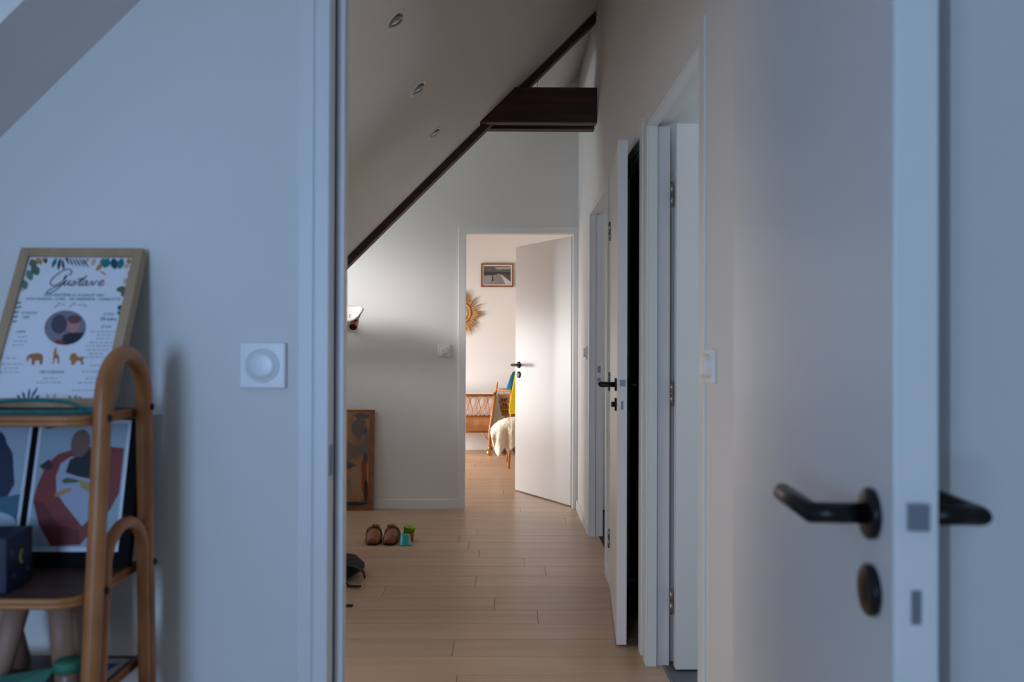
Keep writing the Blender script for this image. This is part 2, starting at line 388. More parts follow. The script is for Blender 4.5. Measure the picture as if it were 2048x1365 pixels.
# bedroom doorway in the end wall
t5 = sroot('trim_5', (0.1, YE0, 0), 'white lining and casing of the bedroom doorway')
H5 = 2.043
MB().box(-0.346, -0.293, YE0 - 0.014, YE0, 0, H5 + 0.05).build('casing', M_TRIM, t5, bevel=0.002)
MB().box(0.506, XW0 - 0.001, YE0 - 0.014, YE0, 0, H5 + 0.05).build('casing', M_TRIM, t5, bevel=0.002)
MB().box(-0.293, 0.506, YE0 - 0.014, YE0, H5, H5 + 0.05).build('casing_head', M_TRIM, t5, bevel=0.002)
MB().box(-0.307, -0.293, YE0, YE1, 0, H5).build('jamb', M_TRIM, t5)
MB().box(0.504, 0.518, YE0, YE1, 0, H5).build('jamb', M_TRIM, t5)
MB().box(-0.307, 0.518, YE0, YE1, H5, H5 + 0.012).build('head_jamb', M_TRIM, t5)

# ---- baseboards
struct('baseboard_end', MB().box(-2.3, -0.346, YE0 - 0.012, YE0, 0, 0.068), M_TRIM, 'white baseboard along the landing end wall', bevel=0.002)
struct('baseboard_passage', MB().box(XW0 - 0.012, XW0, DOORS['C'][1] + 0.062, YE0 - 0.014, 0, 0.068), M_TRIM, 'white baseboard between the furthest side door and the end wall', bevel=0.002)
struct('baseboard_between', MB().box(XW0 - 0.012, XW0, DOORS['B'][1] + 0.062, DOORS['C'][0] - 0.062, 0, 0.068), M_TRIM, 'short white baseboard between two side doors', bevel=0.002)
struct('baseboard_near', MB().box(XW0 - 0.012, XW0, 1.724, DOORS['A'][0] - 0.062, 0, 0.068), M_TRIM, bevel=0.002)
struct('baseboard_bedroom', MB().box(-2.6, 1.8, 9.768, 9.78, 0, 0.068), M_TRIM, 'white baseboard along the bedroom far wall', bevel=0.002)

# ---- roof truss: principal rafter and a doubled collar beam
tr = sroot('trim_6', (0.0, 5.08, 2.5), 'dark stained timber roof truss crossing the landing')
x0, x1 = -1.95, XW0
MB().prism([(x0, CS + x0 - 0.058), (x1, CS + x1 - 0.058), (x1, CS + x1 + 0.004), (x0, CS + x0 + 0.004)], 'y', 4.968 + 0.07, 4.968 + 0.145).build('rafter', M_BEAM, tr, bevel=0.003)
zb, zt = 2.532, 2.742
for (ya, yb) in ((4.965, 5.036), (5.116, 5.186)):
    MB().prism([(zb - CS - 0.012 + (0.0 if ya < 5 else 0.03), zb), (XW0, zb), (XW0, zt), (zt - CS - 0.012, zt)], 'y', ya, yb).build('collar_plank', M_BEAM, tr, bevel=0.003)

# ---- recessed spotlights
M_SPOT = mat('spot_glass', (150, 152, 155), 0.12, 0.6)
for (sx_, sy_) in ((-0.377, 2.839), (-0.378, 3.588), (-0.371, 4.362)):
    n = Vector((1, 0, -1)).normalized()
    Mx = Matrix.Translation((sx_, sy_, CS + sx_)) @ n.to_track_quat('Z', 'Y').to_matrix().to_4x4()
    lab = {2.839: 'round white recessed ceiling spotlight closest to the near doorway', 3.588: 'round white recessed ceiling spotlight between two others', 4.362: 'round white recessed ceiling spotlight closest to the dark rafter'}[sy_]
    r = thing('ceiling_spotlight', (sx_, sy_, CS + sx_), lab, 'spotlight', 'recessed spotlights in the sloping ceiling')
    MB().lathe([(0.048, -0.002), (0.048, 0.002), (0.044, 0.0045), (0.036, 0.0045), (0.034, 0.001), (0.034, -0.002)], Mx, 32).build('trim_ring', M_PLASTIC, r)
    T = Mx @ Matrix.Rotation(0.25, 4, 'X')
    MB().lathe([(0.030, 0.0), (0.030, 0.0075), (0.027, 0.009), (0.024, 0.006)], T, 28).build('lamp_cup', M_STEEL, r)
    MB().lathe([(0.0235, 0.004), (0.020, 0.007), (0.008, 0.0085)], T, 24).build('lamp_lens', M_SPOT, r)

# ================================================================== doors
def tube_handle(side, w, t, z, parent, key=True, knob=False):
    """lever set on one face; side -1 face y=0, +1 face y=t; local door space, lever points to the hinge"""
    yf = 0.0 if side < 0 else t
    px = w - 0.058
    Q = Matrix.Translation((px, yf, z)) @ Matrix.Rotation(math.pi / 2 * (1 if side < 0 else -1), 4, 'X')
    ro = MB().lathe([(0.027, 0), (0.027, 0.006), (0.0255, 0.008), (0.012, 0.008)], Q, 32).build('rosette', M_BLACK, parent, local=True)
    d = side
    yo = yf + d * 0.063
    L = MB(); ns_ = 20; rr = 0.0112; vs_ = []
    for (bx, k, r_) in ((0.0, 0, rr), (0.0, 1, rr), (-0.124, 2, rr), (-0.1262, 2, rr - 0.0022)):
        for j in range(ns_):
            a = 2 * math.pi * j / ns_; c, s_ = math.cos(a) * r_, math.sin(a) * r_
            # neck cross-section (x = c, z = s_), then cut at 45 degrees, then the bar's section (y = c)
            if k == 0: vs_.append((px + c, yf + d * 0.004, z + s_))
            elif k == 1: vs_.append((px + c, yo + d * c, z + s_))
            else: vs_.append((px + bx, yo + d * c, z + s_))
    L.add(vs_, [(i * ns_ + j, i * ns_ + (j + 1) % ns_, (i + 1) * ns_ + (j + 1) % ns_, (i + 1) * ns_ + j) for i in range(3) for j in range(ns_)], True)
    L.add([], []); n0 = len(L.v) - 4 * ns_
    L.f += [tuple(n0 + j for j in range(ns_)), tuple(n0 + 3 * ns_ + j for j in range(ns_ - 1, -1, -1))]; L.sm += [False, False]
    L.build('lever', M_BLACK, parent, local=True)
    Q2 = Matrix.Translation((px, yf, z - 0.081)) @ Matrix.Rotation(math.pi / 2 * (1 if side < 0 else -1), 4, 'X')
    e = MB().lathe([(0.027, 0), (0.027, 0.006), (0.0255, 0.008), (0.012, 0.008)], Q2, 32).build('escutcheon', M_BLACK, parent, local=True)
    if knob:
        MB().tube([(px, yf + d * 0.008, z - 0.081), (px, yf + d * 0.022, z - 0.081)], 0.011, 14).build('thumb_turn', M_BLACK, e, local=True)
    else:
        ya, yb = sorted((yf + d * 0.0078, yf + d * 0.0086))
        MB().box(px - 0.0028, px + 0.0028, ya, yb, z - 0.093, z - 0.070).build('keyhole', flat((6, 6, 6)), e, local=True)
def door(name, origin, ang, w, t, label, z=1.029, hinges=None, knob=False, hz=(0.25, 1.03, 1.78)):
    r = thing(name, (origin[0], origin[1], 0), label, None, rot=(0, 0, math.radians(ang)), kind='structure')
    MB().box(0, w, 0, t, 0.009, 2.036).build('leaf', M_DOOR, r, local=True, bevel=0.0015)
    for s in (-1, 1): tube_handle(s, w, t, z, r, knob=(knob and s < 0))
    MB().box(w, w + 0.009, t * 0.5 - 0.0095, t * 0.5 + 0.0095, z - 0.004, z + 0.022).build('latch_bolt', M_LATCH, r, local=True)
    MB().box(w, w + 0.0006, t * 0.5 - 0.005, t * 0.5 + 0.005, z - 0.098, z - 0.064).build('dead_bolt', M_LATCH, r, local=True)
    if hinges is not None:
        for h in hz:
            hg = MB().tube([(hinges[0], hinges[1], h - 0.042), (hinges[0], hinges[1], h - 0.002)], 0.0065, 12).tube([(hinges[0], hinges[1], h + 0.002), (hinges[0], hinges[1], h + 0.042)], 0.0065, 12)
            hg.tube([(hinges[0], hinges[1], h - 0.047), (hinges[0], hinges[1], h + 0.047)], 0.0045, 10)
            hg.build('hinge', M_STEEL, r, local=True)
    return r
door('door_1', (0.449, 1.650), math.degrees(math.atan2(-0.82, -0.063)), 0.822, 0.043, 'white flush door standing wide open in the near doorway, black lever handle')
door('door_2', (0.524, 4.176), math.degrees(math.atan2(-0.806, -0.073)), 0.809, 0.040, 'white flush door left ajar in front of the dark side room', z=1.05, hinges=(-0.003, -0.004), knob=True)
door('door_3', (0.636, 3.112), 0.0, 0.80, 0.040, 'white flush door opened into the tiled side room', z=1.05, hinges=(-0.010, 0.034))
dd = door('door_4', (0.531, 6.327), 120.0, 0.818, 0.040, 'white flush door opened into the sunlit bedroom', z=1.05)

# ================================================================== switches
def dimmer(name, M, label, r_knob=0.031, depth=0.011, s=0.09, kd=0.016, deep=False):
    r = thing(name, M.translation, label, 'switch', 'white rotary dimmer switches')
    h = s / 2
    MB().box(-h, h, -0.011, 0, -h, h).move(M).build('plate', M_PLASTIC, r, bevel=0.003)
    Q = M @ Matrix.Translation((0, -0.0105, 0)) @ Matrix.Rotation(math.pi / 2, 4, 'X')
    MB().lathe([(r_knob + 0.002, 0), (r_knob + 0.002, 0.002), (r_knob, 0.0025), (r_knob, kd - 0.004), (r_knob - 0.004, kd), (r_knob - 0.012, kd + 0.001)], Q, 40).build('knob', M_PLASTIC, r)
dimmer('dimmer_switch', Matrix.Translation((-0.471, YN0, 1.166)), 'square white dimmer switch on the wall beside the bamboo shelf', kd=0.006)
dimmer('dimmer_switch', Matrix.Translation((-0.449, YE0, 1.170)), 'small white dimmer switch on the landing end wall beside the bedroom door', kd=0.008)
dimmer('dimmer_switch', Matrix.Translation((XW0, 2.185, 1.155)) @ Matrix.Rotation(-math.pi / 2, 4, 'Z'), 'white dimmer switch with thick knob beside the tiled room doorway', kd=0.016)
dimmer('dimmer_switch', Matrix.Translation((XW0, 5.55, 1.165)) @ Matrix.Rotation(-math.pi / 2, 4, 'Z'), 'white dimmer switch on the landing wall near its far corner', kd=0.014)

# ================================================================== rattan shelf
SX = -0.66
sh = thing('rattan_shelf', (-1.0, 1.46, 0), 'rattan shelf unit with arched ends and brown boards against the partition', 'shelf')
def fr_y(z): return 1.377 - 0.083 * (1.0 - z)
def bk_y(z): return 1.548 + 0.045 * (1.0 - z)
def arch(x, z_spring, rise, yf, yb, r, parent, name, z0=0.0, seg=14):
    pts = [(x, yf(z0), z0), (x, yf(z_spring * 0.5), z_spring * 0.5), (x, yf(z_spring * 0.85), z_spring * 0.85)]
    a, b = yf(z_spring), yb(z_spring); c = (a + b) / 2; h = (b - a) / 2
    for i in range(seg + 1):
        t = math.pi * i / seg
        pts.append((x, c - h * math.cos(t), z_spring + rise * math.sin(t)))
    pts += [(x, yb(z_spring * 0.85), z_spring * 0.85), (x, yb(z_spring * 0.5), z_spring * 0.5), (x, yb(z0), z0)]
    return MB().tube(pts, r, 14).build(name, M_RATTAN, parent)
for x in (SX, -1.42):
    arch(x, 1.105, 0.085, fr_y, bk_y, 0.0145, sh, 'arch_post')
    arch(x + (0.004 if x == SX else -0.004), 0.835, 0.062, lambda z: fr_y(z) + 0.0245, lambda z: bk_y(z) - 0.0245, 0.0105, sh, 'inner_arch', z0=0.06)
def board(zt, parent):
    y0, y1 = fr_y(zt) - 0.032, bk_y(zt) + 0.004; xa, xb = -1.405, SX - 0.016
    c = 0.03
    pl = [(xa, y0 + c), (xa + c, y0), (xb - c, y0), (xb, y0 + c), (xb, y1), (xa, y1)]
    b = MB().prism([(x * 1.0, y) for x, y in pl], 'z', zt - 0.012, zt).build('shelf_board', M_BROWN, parent)
    ring = [(xa, y0 + c), (xa + c * .25, y0 + c * .3), (xa + c, y0), (xb - c, y0), (xb - c * .25, y0 + c * .3), (xb, y0 + c), (xb, y1), (xa, y1)]
    for dz in (-0.0045, -0.0125):
        MB().tube([(x, y, zt + dz) for x, y in ring], 0.0047, 8, closed=True).build('rattan_edging', M_RATTAN, b)
for zt in (1.09, 0.805, 0.628, 0.25): board(zt, sh)
for (y, z) in ((fr_y(1.085) - 0.004, 1.085), (bk_y(1.09), 1.092), (fr_y(0.805) + 0.014, 0.805), (bk_y(0.8) + 0.004, 0.805)):
    MB().ball((SX + 0.0145, y, z), (0.004, 0.0065, 0.0065), 10, 6).build('bolt', M_BLACK, sh)

# ---- birth/baptism poster in pale frame leaning on the wall
PW, PH = 0.234, 0.326
po = thing('framed_poster', (-0.9305, 1.486, 1.0945), 'pale wood framed poster reading Gustave on the top shelf', 'picture', rot=(math.radians(-24.3), 0, 0))
b_ = 0.018
MB().box(0, b_, 0, 0.024, 0, PH).build('frame_side', M_OAKFRAME, po, local=True, bevel=0.001)
MB().box(PW - b_, PW, 0, 0.024, 0, PH).build('frame_side', M_OAKFRAME, po, local=True, bevel=0.001)
MB().box(b_, PW - b_, 0, 0.024, PH - b_, PH).build('frame_rail', M_OAKFRAME, po, local=True, bevel=0.001)
MB().box(b_, PW - b_, 0, 0.024, 0, b_).build('frame_rail', M_OAKFRAME, po, local=True, bevel=0.001)
MB().box(b_, PW - b_, 0.008, 0.022, b_, PH - b_).build('backing', flat((60, 44, 32)), po, local=True)
pp = MB().box(b_, PW - b_, 0.006, 0.0075, b_, PH - b_).build('poster', mat('poster_paper', (232, 232, 236), 0.5), po, local=True)
PU, PV = PW - 2 * b_, PH - 2 * b_
def uv_px(x, y):
    v = (y - 502) / 293.0; return (x - (58 - 53 * v)) / (208 - 3 * v), v
def pl_uv(pts, name, c, d=0.0003, holder=None):
    m = MB().prism([(b_ + u * PU, PH - b_ - v * PV) for u, v in pts], 'y', 0.006 - d, 0.006 - d + 0.00015)
    return m.build(name, flat(c), holder or pp, local=True)
def ink(strokes, name, c, r=0.0006):
    m = MB()
    for st in strokes:
        q = [(b_ + u * PU, 0.0057, PH - b_ - v * PV) for u, v in st]
        if len(q) > 1: m.tube(q, r, 6)
    return m.build(name, flat(c), pp, local=True)
Z = lambda x, y: uv_px(40 + x / 8.533, 490 + y / 8.533)
def smooth(p, n=5):
    out = []
    for i in range(len(p) - 1):
        a = p[max(i - 1, 0)]; b = p[i]; c = p[i + 1]; d = p[min(i + 2, len(p) - 1)]
        for k in range(n):
            t = k / n
            out.append(tuple(0.5 * (2 * b[j] + (c[j] - a[j]) * t + (2 * a[j] - 5 * b[j] + 4 * c[j] - d[j]) * t * t + (3 * b[j] - a[j] - 3 * c[j] + d[j]) * t ** 3) for j in range(2)))
    out.append(p[-1]); return out
gust = [[(840, 445), (885, 395), (870, 340), (800, 330), (690, 385), (580, 490), (535, 580), (570, 635), (660, 610), (760, 530), (810, 440), (770, 480), (760, 530)],
        [(820, 530), (740, 610), (640, 710), (540, 775), (485, 770), (500, 735), (590, 680), (720, 610), (790, 545)],
        [(800, 540), (768, 610), (785, 632), (830, 590), (872, 535), (842, 605), (862, 632), (900, 600), (945, 540)],
        [(945, 540), (955, 590), (925, 632), (890, 625)], [(940, 615), (1010, 560), (1145, 450)], [(1145, 450), (1060, 545), (1010, 615), (1030, 634), (1075, 600)],
        [(985, 515), (1050, 505), (1110, 505)],
        [(1165, 545), (1120, 545), (1068, 605), (1080, 634), (1125, 600), (1165, 548), (1135, 610), (1150, 632), (1195, 600), (1230, 550)],
        [(1230, 550), (1245, 580), (1238, 630), (1280, 590), (1310, 545), (1330, 560)],
        [(1345, 600), (1400, 580), (1432, 548), (1410, 532), (1365, 565), (1345, 610), (1365, 635), (1405, 625), (1445, 595)]]
ink([smooth([Z(*q) for q in st]) for st in gust], 'lettering', (26, 28, 52), 0.00095)
ink([smooth([Z(*q) for q in st]) for st in [[(700, 945), (670, 1000), (620, 1045)], [(690, 950), (730, 960)], [(740, 990), (770, 975), (800, 995)], [(930, 940), (900, 1000), (870, 1040)], [(960, 940), (950, 1000)], [(1010, 985), (1060, 990), (1100, 980), (1150, 995), (1130, 1030)]]], 'handwritten_line', (90, 98, 120), 0.0005)
def text(s, u, v, size, c, holder, name='lettering', y=0.0056):
    cu = bpy.data.curves.new('t', 'FONT'); cu.body = s; cu.size = size; cu.align_x = 'CENTER'; cu.align_y = 'CENTER'; cu.extrude = 0.0001
    to = bpy.data.objects.new('t', cu); COL.objects.link(to)
    dg = bpy.context.evaluated_depsgraph_get(); me = bpy.data.meshes.new_from_object(to.evaluated_get(dg))
    bpy.data.objects.remove(to)
    me.transform(Matrix.Translation((b_ + u * PU, y, PH - b_ - v * PV)) @ Matrix.Rotation(math.pi / 2, 4, 'X'))
    me.materials.clear(); me.materials.append(flat(c)); o = bpy.data.objects.new(name, me); COL.objects.link(o); o.parent = holder
    return o
g1 = (66, 72, 96)
text('MON BAPTÊME LE 16 JUILLET 2021', 0.52, 0.283, 0.0075, g1, pp)
text('MON PARRAIN : CYRIL - MA MARRAINE : CHARLOTTE', 0.52, 0.312, 0.0073, g1, pp)
for s_, (x, y), sz, c in (('JE MESURE', (66, 623), 0.0062, (120, 124, 144)), ('101', (60, 632), 0.009, g1), ('JE PÈSE', (219, 625), 0.0062, (120, 124, 144)), ('09 kilos', (219, 635.5), 0.0098, g1),
                          ('JE SAIS', (215, 651), 0.0062, g1), ("J'AIME", (52, 662), 0.0062, g1), ('MES SURNOMS', (115, 743), 0.0066, g1)):
    u, v = uv_px(x, y); text(s_, u, v, sz, c, pp)
rows = [(55, 672, 18), (52, 681, 26), (48, 689, 20), (38, 715, 22), (40, 727, 40), (38, 735, 26), (30, 743, 44), (112, 755, 26), (110, 763, 44),
        (212, 661, 54), (212, 668, 32), (210, 675, 28), (205, 683, 44), (203, 690, 54), (200, 698, 46), (196, 706, 28), (190, 713, 50), (196, 729, 22), (186, 741, 30), (190, 755, 24), (182, 763, 36), (176, 778, 46)]
bars = MB()
for (x, y, n) in rows:
    q = x - n / 2
    while q < x + n / 2:
        l = R.uniform(3.5, 9)
        (ua, va), (ub, vb) = uv_px(q, y), uv_px(min(q + l, x + n / 2), y)
        bars.box(b_ + ua * PU, b_ + ub * PU, 0.0057, 0.0059, PH - b_ - va * PV - 0.0011, PH - b_ - va * PV + 0.0006)
        q += l + 2.5
tag(bars.build('small_print', flat((140, 146, 168)), pp, local=True), kind='stuff')
# round photo
def disc(cx, cy, rx, ry, n=28, a0=0, a1=2 * math.pi):
    return [uv_px(cx + rx * math.cos(a0 + (a1 - a0) * i / n), cy + ry * math.sin(a0 + (a1 - a0) * i / n)) for i in range(n)]
ph = pl_uv(disc(136, 653, 40, 36), 'round_photo', (128, 124, 134))
pl_uv(disc(124, 646, 15, 20), 'photo_figure', (70, 68, 82), 0.0006, ph)
pl_uv([uv_px(*q) for q in ((128, 686), (134, 668), (150, 662), (166, 664), (172, 660), (168, 674), (156, 684), (140, 689))], 'photo_jacket', (32, 32, 48), 0.0006, ph)
pl_uv(disc(152, 648, 12, 16), 'photo_face', (186, 128, 126), 0.0008, ph)
pl_uv(disc(153, 636, 13, 9), 'photo_hair', (110, 70, 66), 0.0009, ph)
pl_uv([uv_px(*q) for q in ((115, 683), (122, 678), (134, 680), (136, 687), (124, 688))], 'photo_scarf', (130, 44, 60), 0.0008, ph)
# animals
def animal(pts, name, c): return pl_uv([uv_px(*q) for q in pts], name, c)
animal([(66, 722), (66, 714), (70, 708), (76, 706), (88, 705), (95, 708), (97, 714), (96, 728), (91, 728), (90, 720), (83, 720), (81, 729), (76, 729), (76, 719), (71, 714), (68, 723)], 'elephant', (176, 110, 66))
animal([(118, 695), (121, 693), (122, 706), (127, 711), (128, 726), (125, 726), (124, 716), (119, 716), (117, 727), (115, 727), (116, 708)], 'giraffe', (186, 116, 72))
animal([(146, 716), (149, 707), (155, 704), (160, 708), (163, 713), (171, 713), (176, 711), (172, 718), (173, 728), (169, 728), (167, 720), (160, 721), (155, 729), (150, 728), (150, 722)], 'lion', (190, 118, 64))
# leaves round the border
def leaf_poly(x, y, ang, l, wd, n=6):
    p = []
    for i in range(n + 1):
        t = i / n; p.append((t * l, wd * math.sin(math.pi * t) ** 0.8))
    p += [(a, -b) for a, b in p[-2:0:-1]]
    ca, sa = math.cos(ang), math.sin(ang)
    return [uv_px(x + a * ca - b * sa, y + a * sa + b * ca) for a, b in p]
teal, dteal, grn, och, sand, navy, olive = (30, 120, 118), (20, 72, 88), (96, 132, 112), (190, 134, 70), (206, 178, 150), (30, 34, 66), (92, 104, 80)
LV = [(62, 506, 1.2, 22, 8, olive), (72, 504, 0.9, 18, 6, och), (64, 520, 1.0, 26, 9, olive), (56, 530, 1.2, 26, 7, grn), (84, 504, 0.8, 12, 4, och), (50, 552, 1.35, 22, 7, grn), (92, 503, 1.7, 14, 3, navy),
      (50, 568, 1.9, 10, 3, sand), (112, 503, 1.9, 24, 4, teal), (120, 503, 1.7, 28, 3.5, dteal), (124, 506, 1.4, 26, 2.5, navy), (130, 503, 0.9, 10, 3, navy),
      (178, 503, 2.3, 20, 4, sand), (190, 503, 1.9, 20, 4, sand), (204, 516, 2.2, 20, 5, och), (200, 532, 0.6, 16, 2, och), (206, 503, 1.6, 20, 7, grn), (216, 503, 1.9, 24, 8, teal), (226, 503, 1.4, 26, 8, dteal), (244, 503, 1.8, 26, 7, teal), (258, 503, 1.7, 14, 5, och),
      (258, 518, 2.6, 12, 5, sand), (262, 530, 2.2, 12, 2, navy), (256, 546, 1.8, 18, 8, sand), (256, 570, 3.0, 24, 7, olive), (252, 576, 2.2, 14, 6, olive), (247, 612, 3.3, 12, 6, dteal), (243, 622, 3.0, 8, 5, teal), (240, 668, 2.5, 12, 3, och),
      (10, 690, 0.2, 14, 5, (90, 76, 60)), (8, 700, 0.4, 10, 4, dteal), (10, 715, -0.3, 12, 5, och), (6, 730, 0.5, 10, 4, och),
      (68, 796, -1.9, 16, 2.2, dteal), (74, 796, -1.5, 22, 2, dteal), (78, 796, -1.1, 28, 2, navy), (60, 796, -2.2, 12, 2, navy), (86, 796, -0.8, 12, 2.5, dteal), (112, 796, -2.0, 12, 2.5, sand), (120, 796, -1.3, 12, 2.5, sand), (152, 796, -2.0, 9, 2, teal), (158, 796, -1.1, 10, 2, teal), (164, 796, -0.7, 8, 2, dteal)]
for i in range(6): LV.append((132 + i * 6, 503, 1.2 - 0.05 * i, 18 + i * 2.0, 1.7, dteal if i % 2 else teal))
for i in range(5): LV.append((38 - i * 1.7, 603 + i * 9.5, -0.25 + 0.05 * i, 12 + 4 * (i == 1), 1.6, dteal))
for i, (x, y, a, l, wd, c) in enumerate(LV):
    pl_uv(leaf_poly(x, y, a, l, wd), 'printed_leaf', c, 0.0003 + 0.00003 * (i % 7))

# ---- teal cord loop on the top shelf
pts = []
for i in range(30):
    t = 2 * math.pi * i / 30
    x = -0.80 + 0.125 * math.cos(t); y = 1.408 + 0.028 * math.sin(t); z = 1.0948 + 0.016 * max(0, math.sin(t)) ** 2 * (1 if math.cos(t) < 0.6 else 0.4)
    pts.append((x, y, z))
tag(MB().tube(pts, 0.0034, 8, closed=True).build('cord_loop', mat('teal_cord', (40, 128, 118), 0.8, c2=(28, 96, 92), scale=(220, 220, 220), bump=0.6)), 'teal braided cord loop lying in front of the Gustave poster', 'cord')
# dark wooden toy at the shelf's far side
ty = thing('wooden_toy', (-0.925, 1.42, 1.0915), 'small dark brown wooden figure standing beside the Gustave poster', 'toy')
MB().lathe([(0.018, 0), (0.02, 0.006), (0.014, 0.02), (0.017, 0.04), (0.009, 0.052)], Matrix.Translation((-0.925, 1.42, 1.0915)), 20).build('body', mat('dark_toy_wood', (70, 44, 28), 0.5, c2=(50, 32, 20)), ty)
MB().ball((-0.925, 1.42, 1.0915 + 0.064), 0.015).build('head', MATS['dark_toy_wood'], ty)

# ---- black frame with two prints on the middle shelf
bf = thing('photo_frame', (-1.14, 1.512, 0.8075), 'black picture mount holding two colour photographs on the middle shelf', 'picture', rot=(math.radians(-13), 0, 0))
MB().box(0, 0.466, 0, 0.018, 0, 0.268).build('mount', mat('black_card', (7, 7, 10), 0.8, spec=0.2), bf, local=True, bevel=0.001)
def pprint(x0, z0, wd, ht, polys):
    p = MB().box(x0, x0 + wd, -0.0014, 0, z0, z0 + ht).build('photo_print', mat('photo_paper', (222, 226, 236), 0.35), bf, local=True)
    for i, (nm, c, pts) in enumerate(polys):
        MB().prism([(x0 + 0.006 + u * (wd - 0.012), z0 + 0.008 + (1 - v) * (ht - 0.014)) for u, v in pts], 'y', -0.0016 - 0.00018 * (i + 1), -0.0014).build(nm, flat(c), p, local=True)
def el(cx, cy, rx, ry, n=22): return [(cx + rx * math.cos(2 * math.pi * i / n), cy + ry * math.sin(2 * math.pi * i / n)) for i in range(n)]
def pxp(*q): return [((x - 50) / 182.0, (y - 868) / 232.0) for x, y in q]
clampP = lambda p: [(min(max(u, 0), 1), min(max(v, 0), 1)) for u, v in p]
pprint(0.276, 0.026, 0.170, 0.238, [
    ('print_ground', (160, 178, 190), [(0, 0), (1, 0), (1, 1), (0, 1)]),
    ('print_wall', (66, 80, 84), clampP(pxp((55, 868), (128, 868), (60, 880)))),
    ('print_mat', (138, 56, 54), clampP(pxp((51, 1015), (56, 985), (68, 950), (90, 928), (130, 916), (190, 912), (229, 916), (229, 1000), (215, 1030), (160, 1096), (100, 1098), (70, 1060)))),
    ('print_mat_fold', (108, 34, 34), clampP(pxp((51, 1015), (75, 1020), (110, 1060), (155, 1070), (160, 1096), (100, 1098), (70, 1060)))),
    ('print_cloth', (176, 180, 200), clampP(pxp((93, 968), (100, 945), (120, 932), (175, 940), (200, 985), (200, 1020), (160, 1062), (120, 1024), (98, 1000)))),
    ('print_clothes', (34, 34, 44), clampP(pxp((112, 962), (118, 938), (140, 928), (165, 916), (182, 912), (200, 930), (200, 965), (170, 975), (140, 970)))),
    ('print_toy', (184, 150, 96), clampP(pxp((140, 975), (160, 980), (190, 1000), (200, 1012), (170, 1002), (148, 990)))),
    ('print_head', (120, 92, 84), clampP(el((136 - 50) / 182, (907 - 868) / 232, 0.11, 0.115))),
    ('print_rattle', (196, 140, 96), clampP(pxp((94, 1002), (108, 996), (126, 990), (128, 997), (112, 1004), (98, 1008)))),
    ('print_truck', (88, 100, 60), clampP(pxp((106, 978), (116, 972), (140, 976), (140, 981), (112, 983)))),
    ('print_jar', (44, 46, 44), clampP(pxp((56, 950), (74, 938), (84, 950), (78, 957), (62, 956))))])
pprint(0.094, 0.026, 0.170, 0.238, [
    ('print_ground', (170, 184, 198), [(0, 0), (1, 0), (1, 1), (0, 1)]),
    ('print_clothes', (34, 46, 78), [(0.3, 0.15), (0.7, 0.1), (0.85, 0.25), (0.92, 0.5), (0.8, 0.7), (0.3, 0.75), (0.1, 0.5)]),
    ('print_cap', (28, 40, 74), el(0.6, 0.18, 0.16, 0.12)),
    ('print_rug', (64, 110, 134), [(0.4, 0.66), (1, 0.58), (1, 0.85), (0.3, 0.85)]),
    ('print_plate', (188, 202, 216), el(0.7, 0.82, 0.3, 0.1))])
# ---- navy box with moon
nb = thing('navy_box', (-0.915, 1.375, 0.8065), 'dark navy box with yellow crescent moon on the middle shelf', 'box', rot=(0, 0, math.radians(8)))
MB().box(-0.10, 0.115, -0.04, 0.06, 0, 0.088).build('box_body', mat('navy_card', (22, 34, 62), 0.5), nb, local=True, bevel=0.0015)
MB().lathe([(0.018, 0.0875), (0.018, 0.0887)], Matrix.Translation((0.045, 0.01, 0)), 20).build('box_opening', flat((10, 10, 14)), nb, local=True)
mo = [(0.012 * math.cos(a), 0.012 * math.sin(a)) for a in [math.radians(70 + i * 22) for i in range(10)]]
mo += [(0.006 + 0.0095 * math.cos(a), 0.0095 * math.sin(a)) for a in [math.radians(258 - i * 20) for i in range(9)]]
MB().prism([(0.018 + a, 0.046 + b) for a, b in mo], 'x', 0.1149, 0.1156).build('printed_moon', flat((196, 172, 84)), nb, local=True)
for (a, b) in ((-0.012, 0.022), (-0.02, 0.06), (0.04, 0.02)):
    MB().prism([(a - .004, b), (a, b + .005), (a + .004, b), (a, b - .005)], 'x', 0.1149, 0.1155).build('printed_star', flat((120, 116, 110)), nb, local=True)
# ---- small stool and odds and ends on the lower shelf
M_STOOL = mat('beech', (176, 140, 118), 0.55, c2=(156, 120, 98), scale=(20, 20, 3), detail=4)
so = thing('toy_stool', (-0.815, 1.47, 0.630), 'small wooden stool with splayed legs on the lower shelf', 'stool')
MB().lathe([(0.080, 0.138), (0.084, 0.142), (0.084, 0.155), (0.080, 0.158)], Matrix.Translation((-0.815, 1.465, 0.630)), 28).build('seat', M_STOOL, so)
for (tx, ty_, bx, by) in ((-0.812, 1.415, -0.842, 1.40), (-0.748, 1.425, -0.738, 1.42), (-0.885, 1.485, -0.866, 1.52), (-0.77, 1.50, -0.76, 1.53)):
    MB().tube([(bx, by, 0.630), (tx, ty_, 0.772)], [0.0165, 0.0195], 14).build('leg', M_STOOL, so)
gq = [Vector((-0.868, 1.314, 0.6290)), Vector((-0.742, 1.312, 0.6290)), Vector((-0.730, 1.378, 0.674)), Vector((-0.826, 1.380, 0.658))]
up_ = Vector((0, -0.3, 0.95)) * 0.006
gm = MB().add(gq + [q + up_ for q in gq], [(0, 1, 2, 3), (4, 7, 6, 5), (0, 4, 5, 1), (1, 5, 6, 2), (2, 6, 7, 3), (3, 7, 4, 0)])
tag(gm.build('picture_book', flat((66, 128, 110))), 'thin green picture book propped on the lower shelf', 'book')
jr = thing('storage_jar', (-0.702, 1.365, 0.6285), 'small brown jar with green lid on the lower shelf', 'jar')
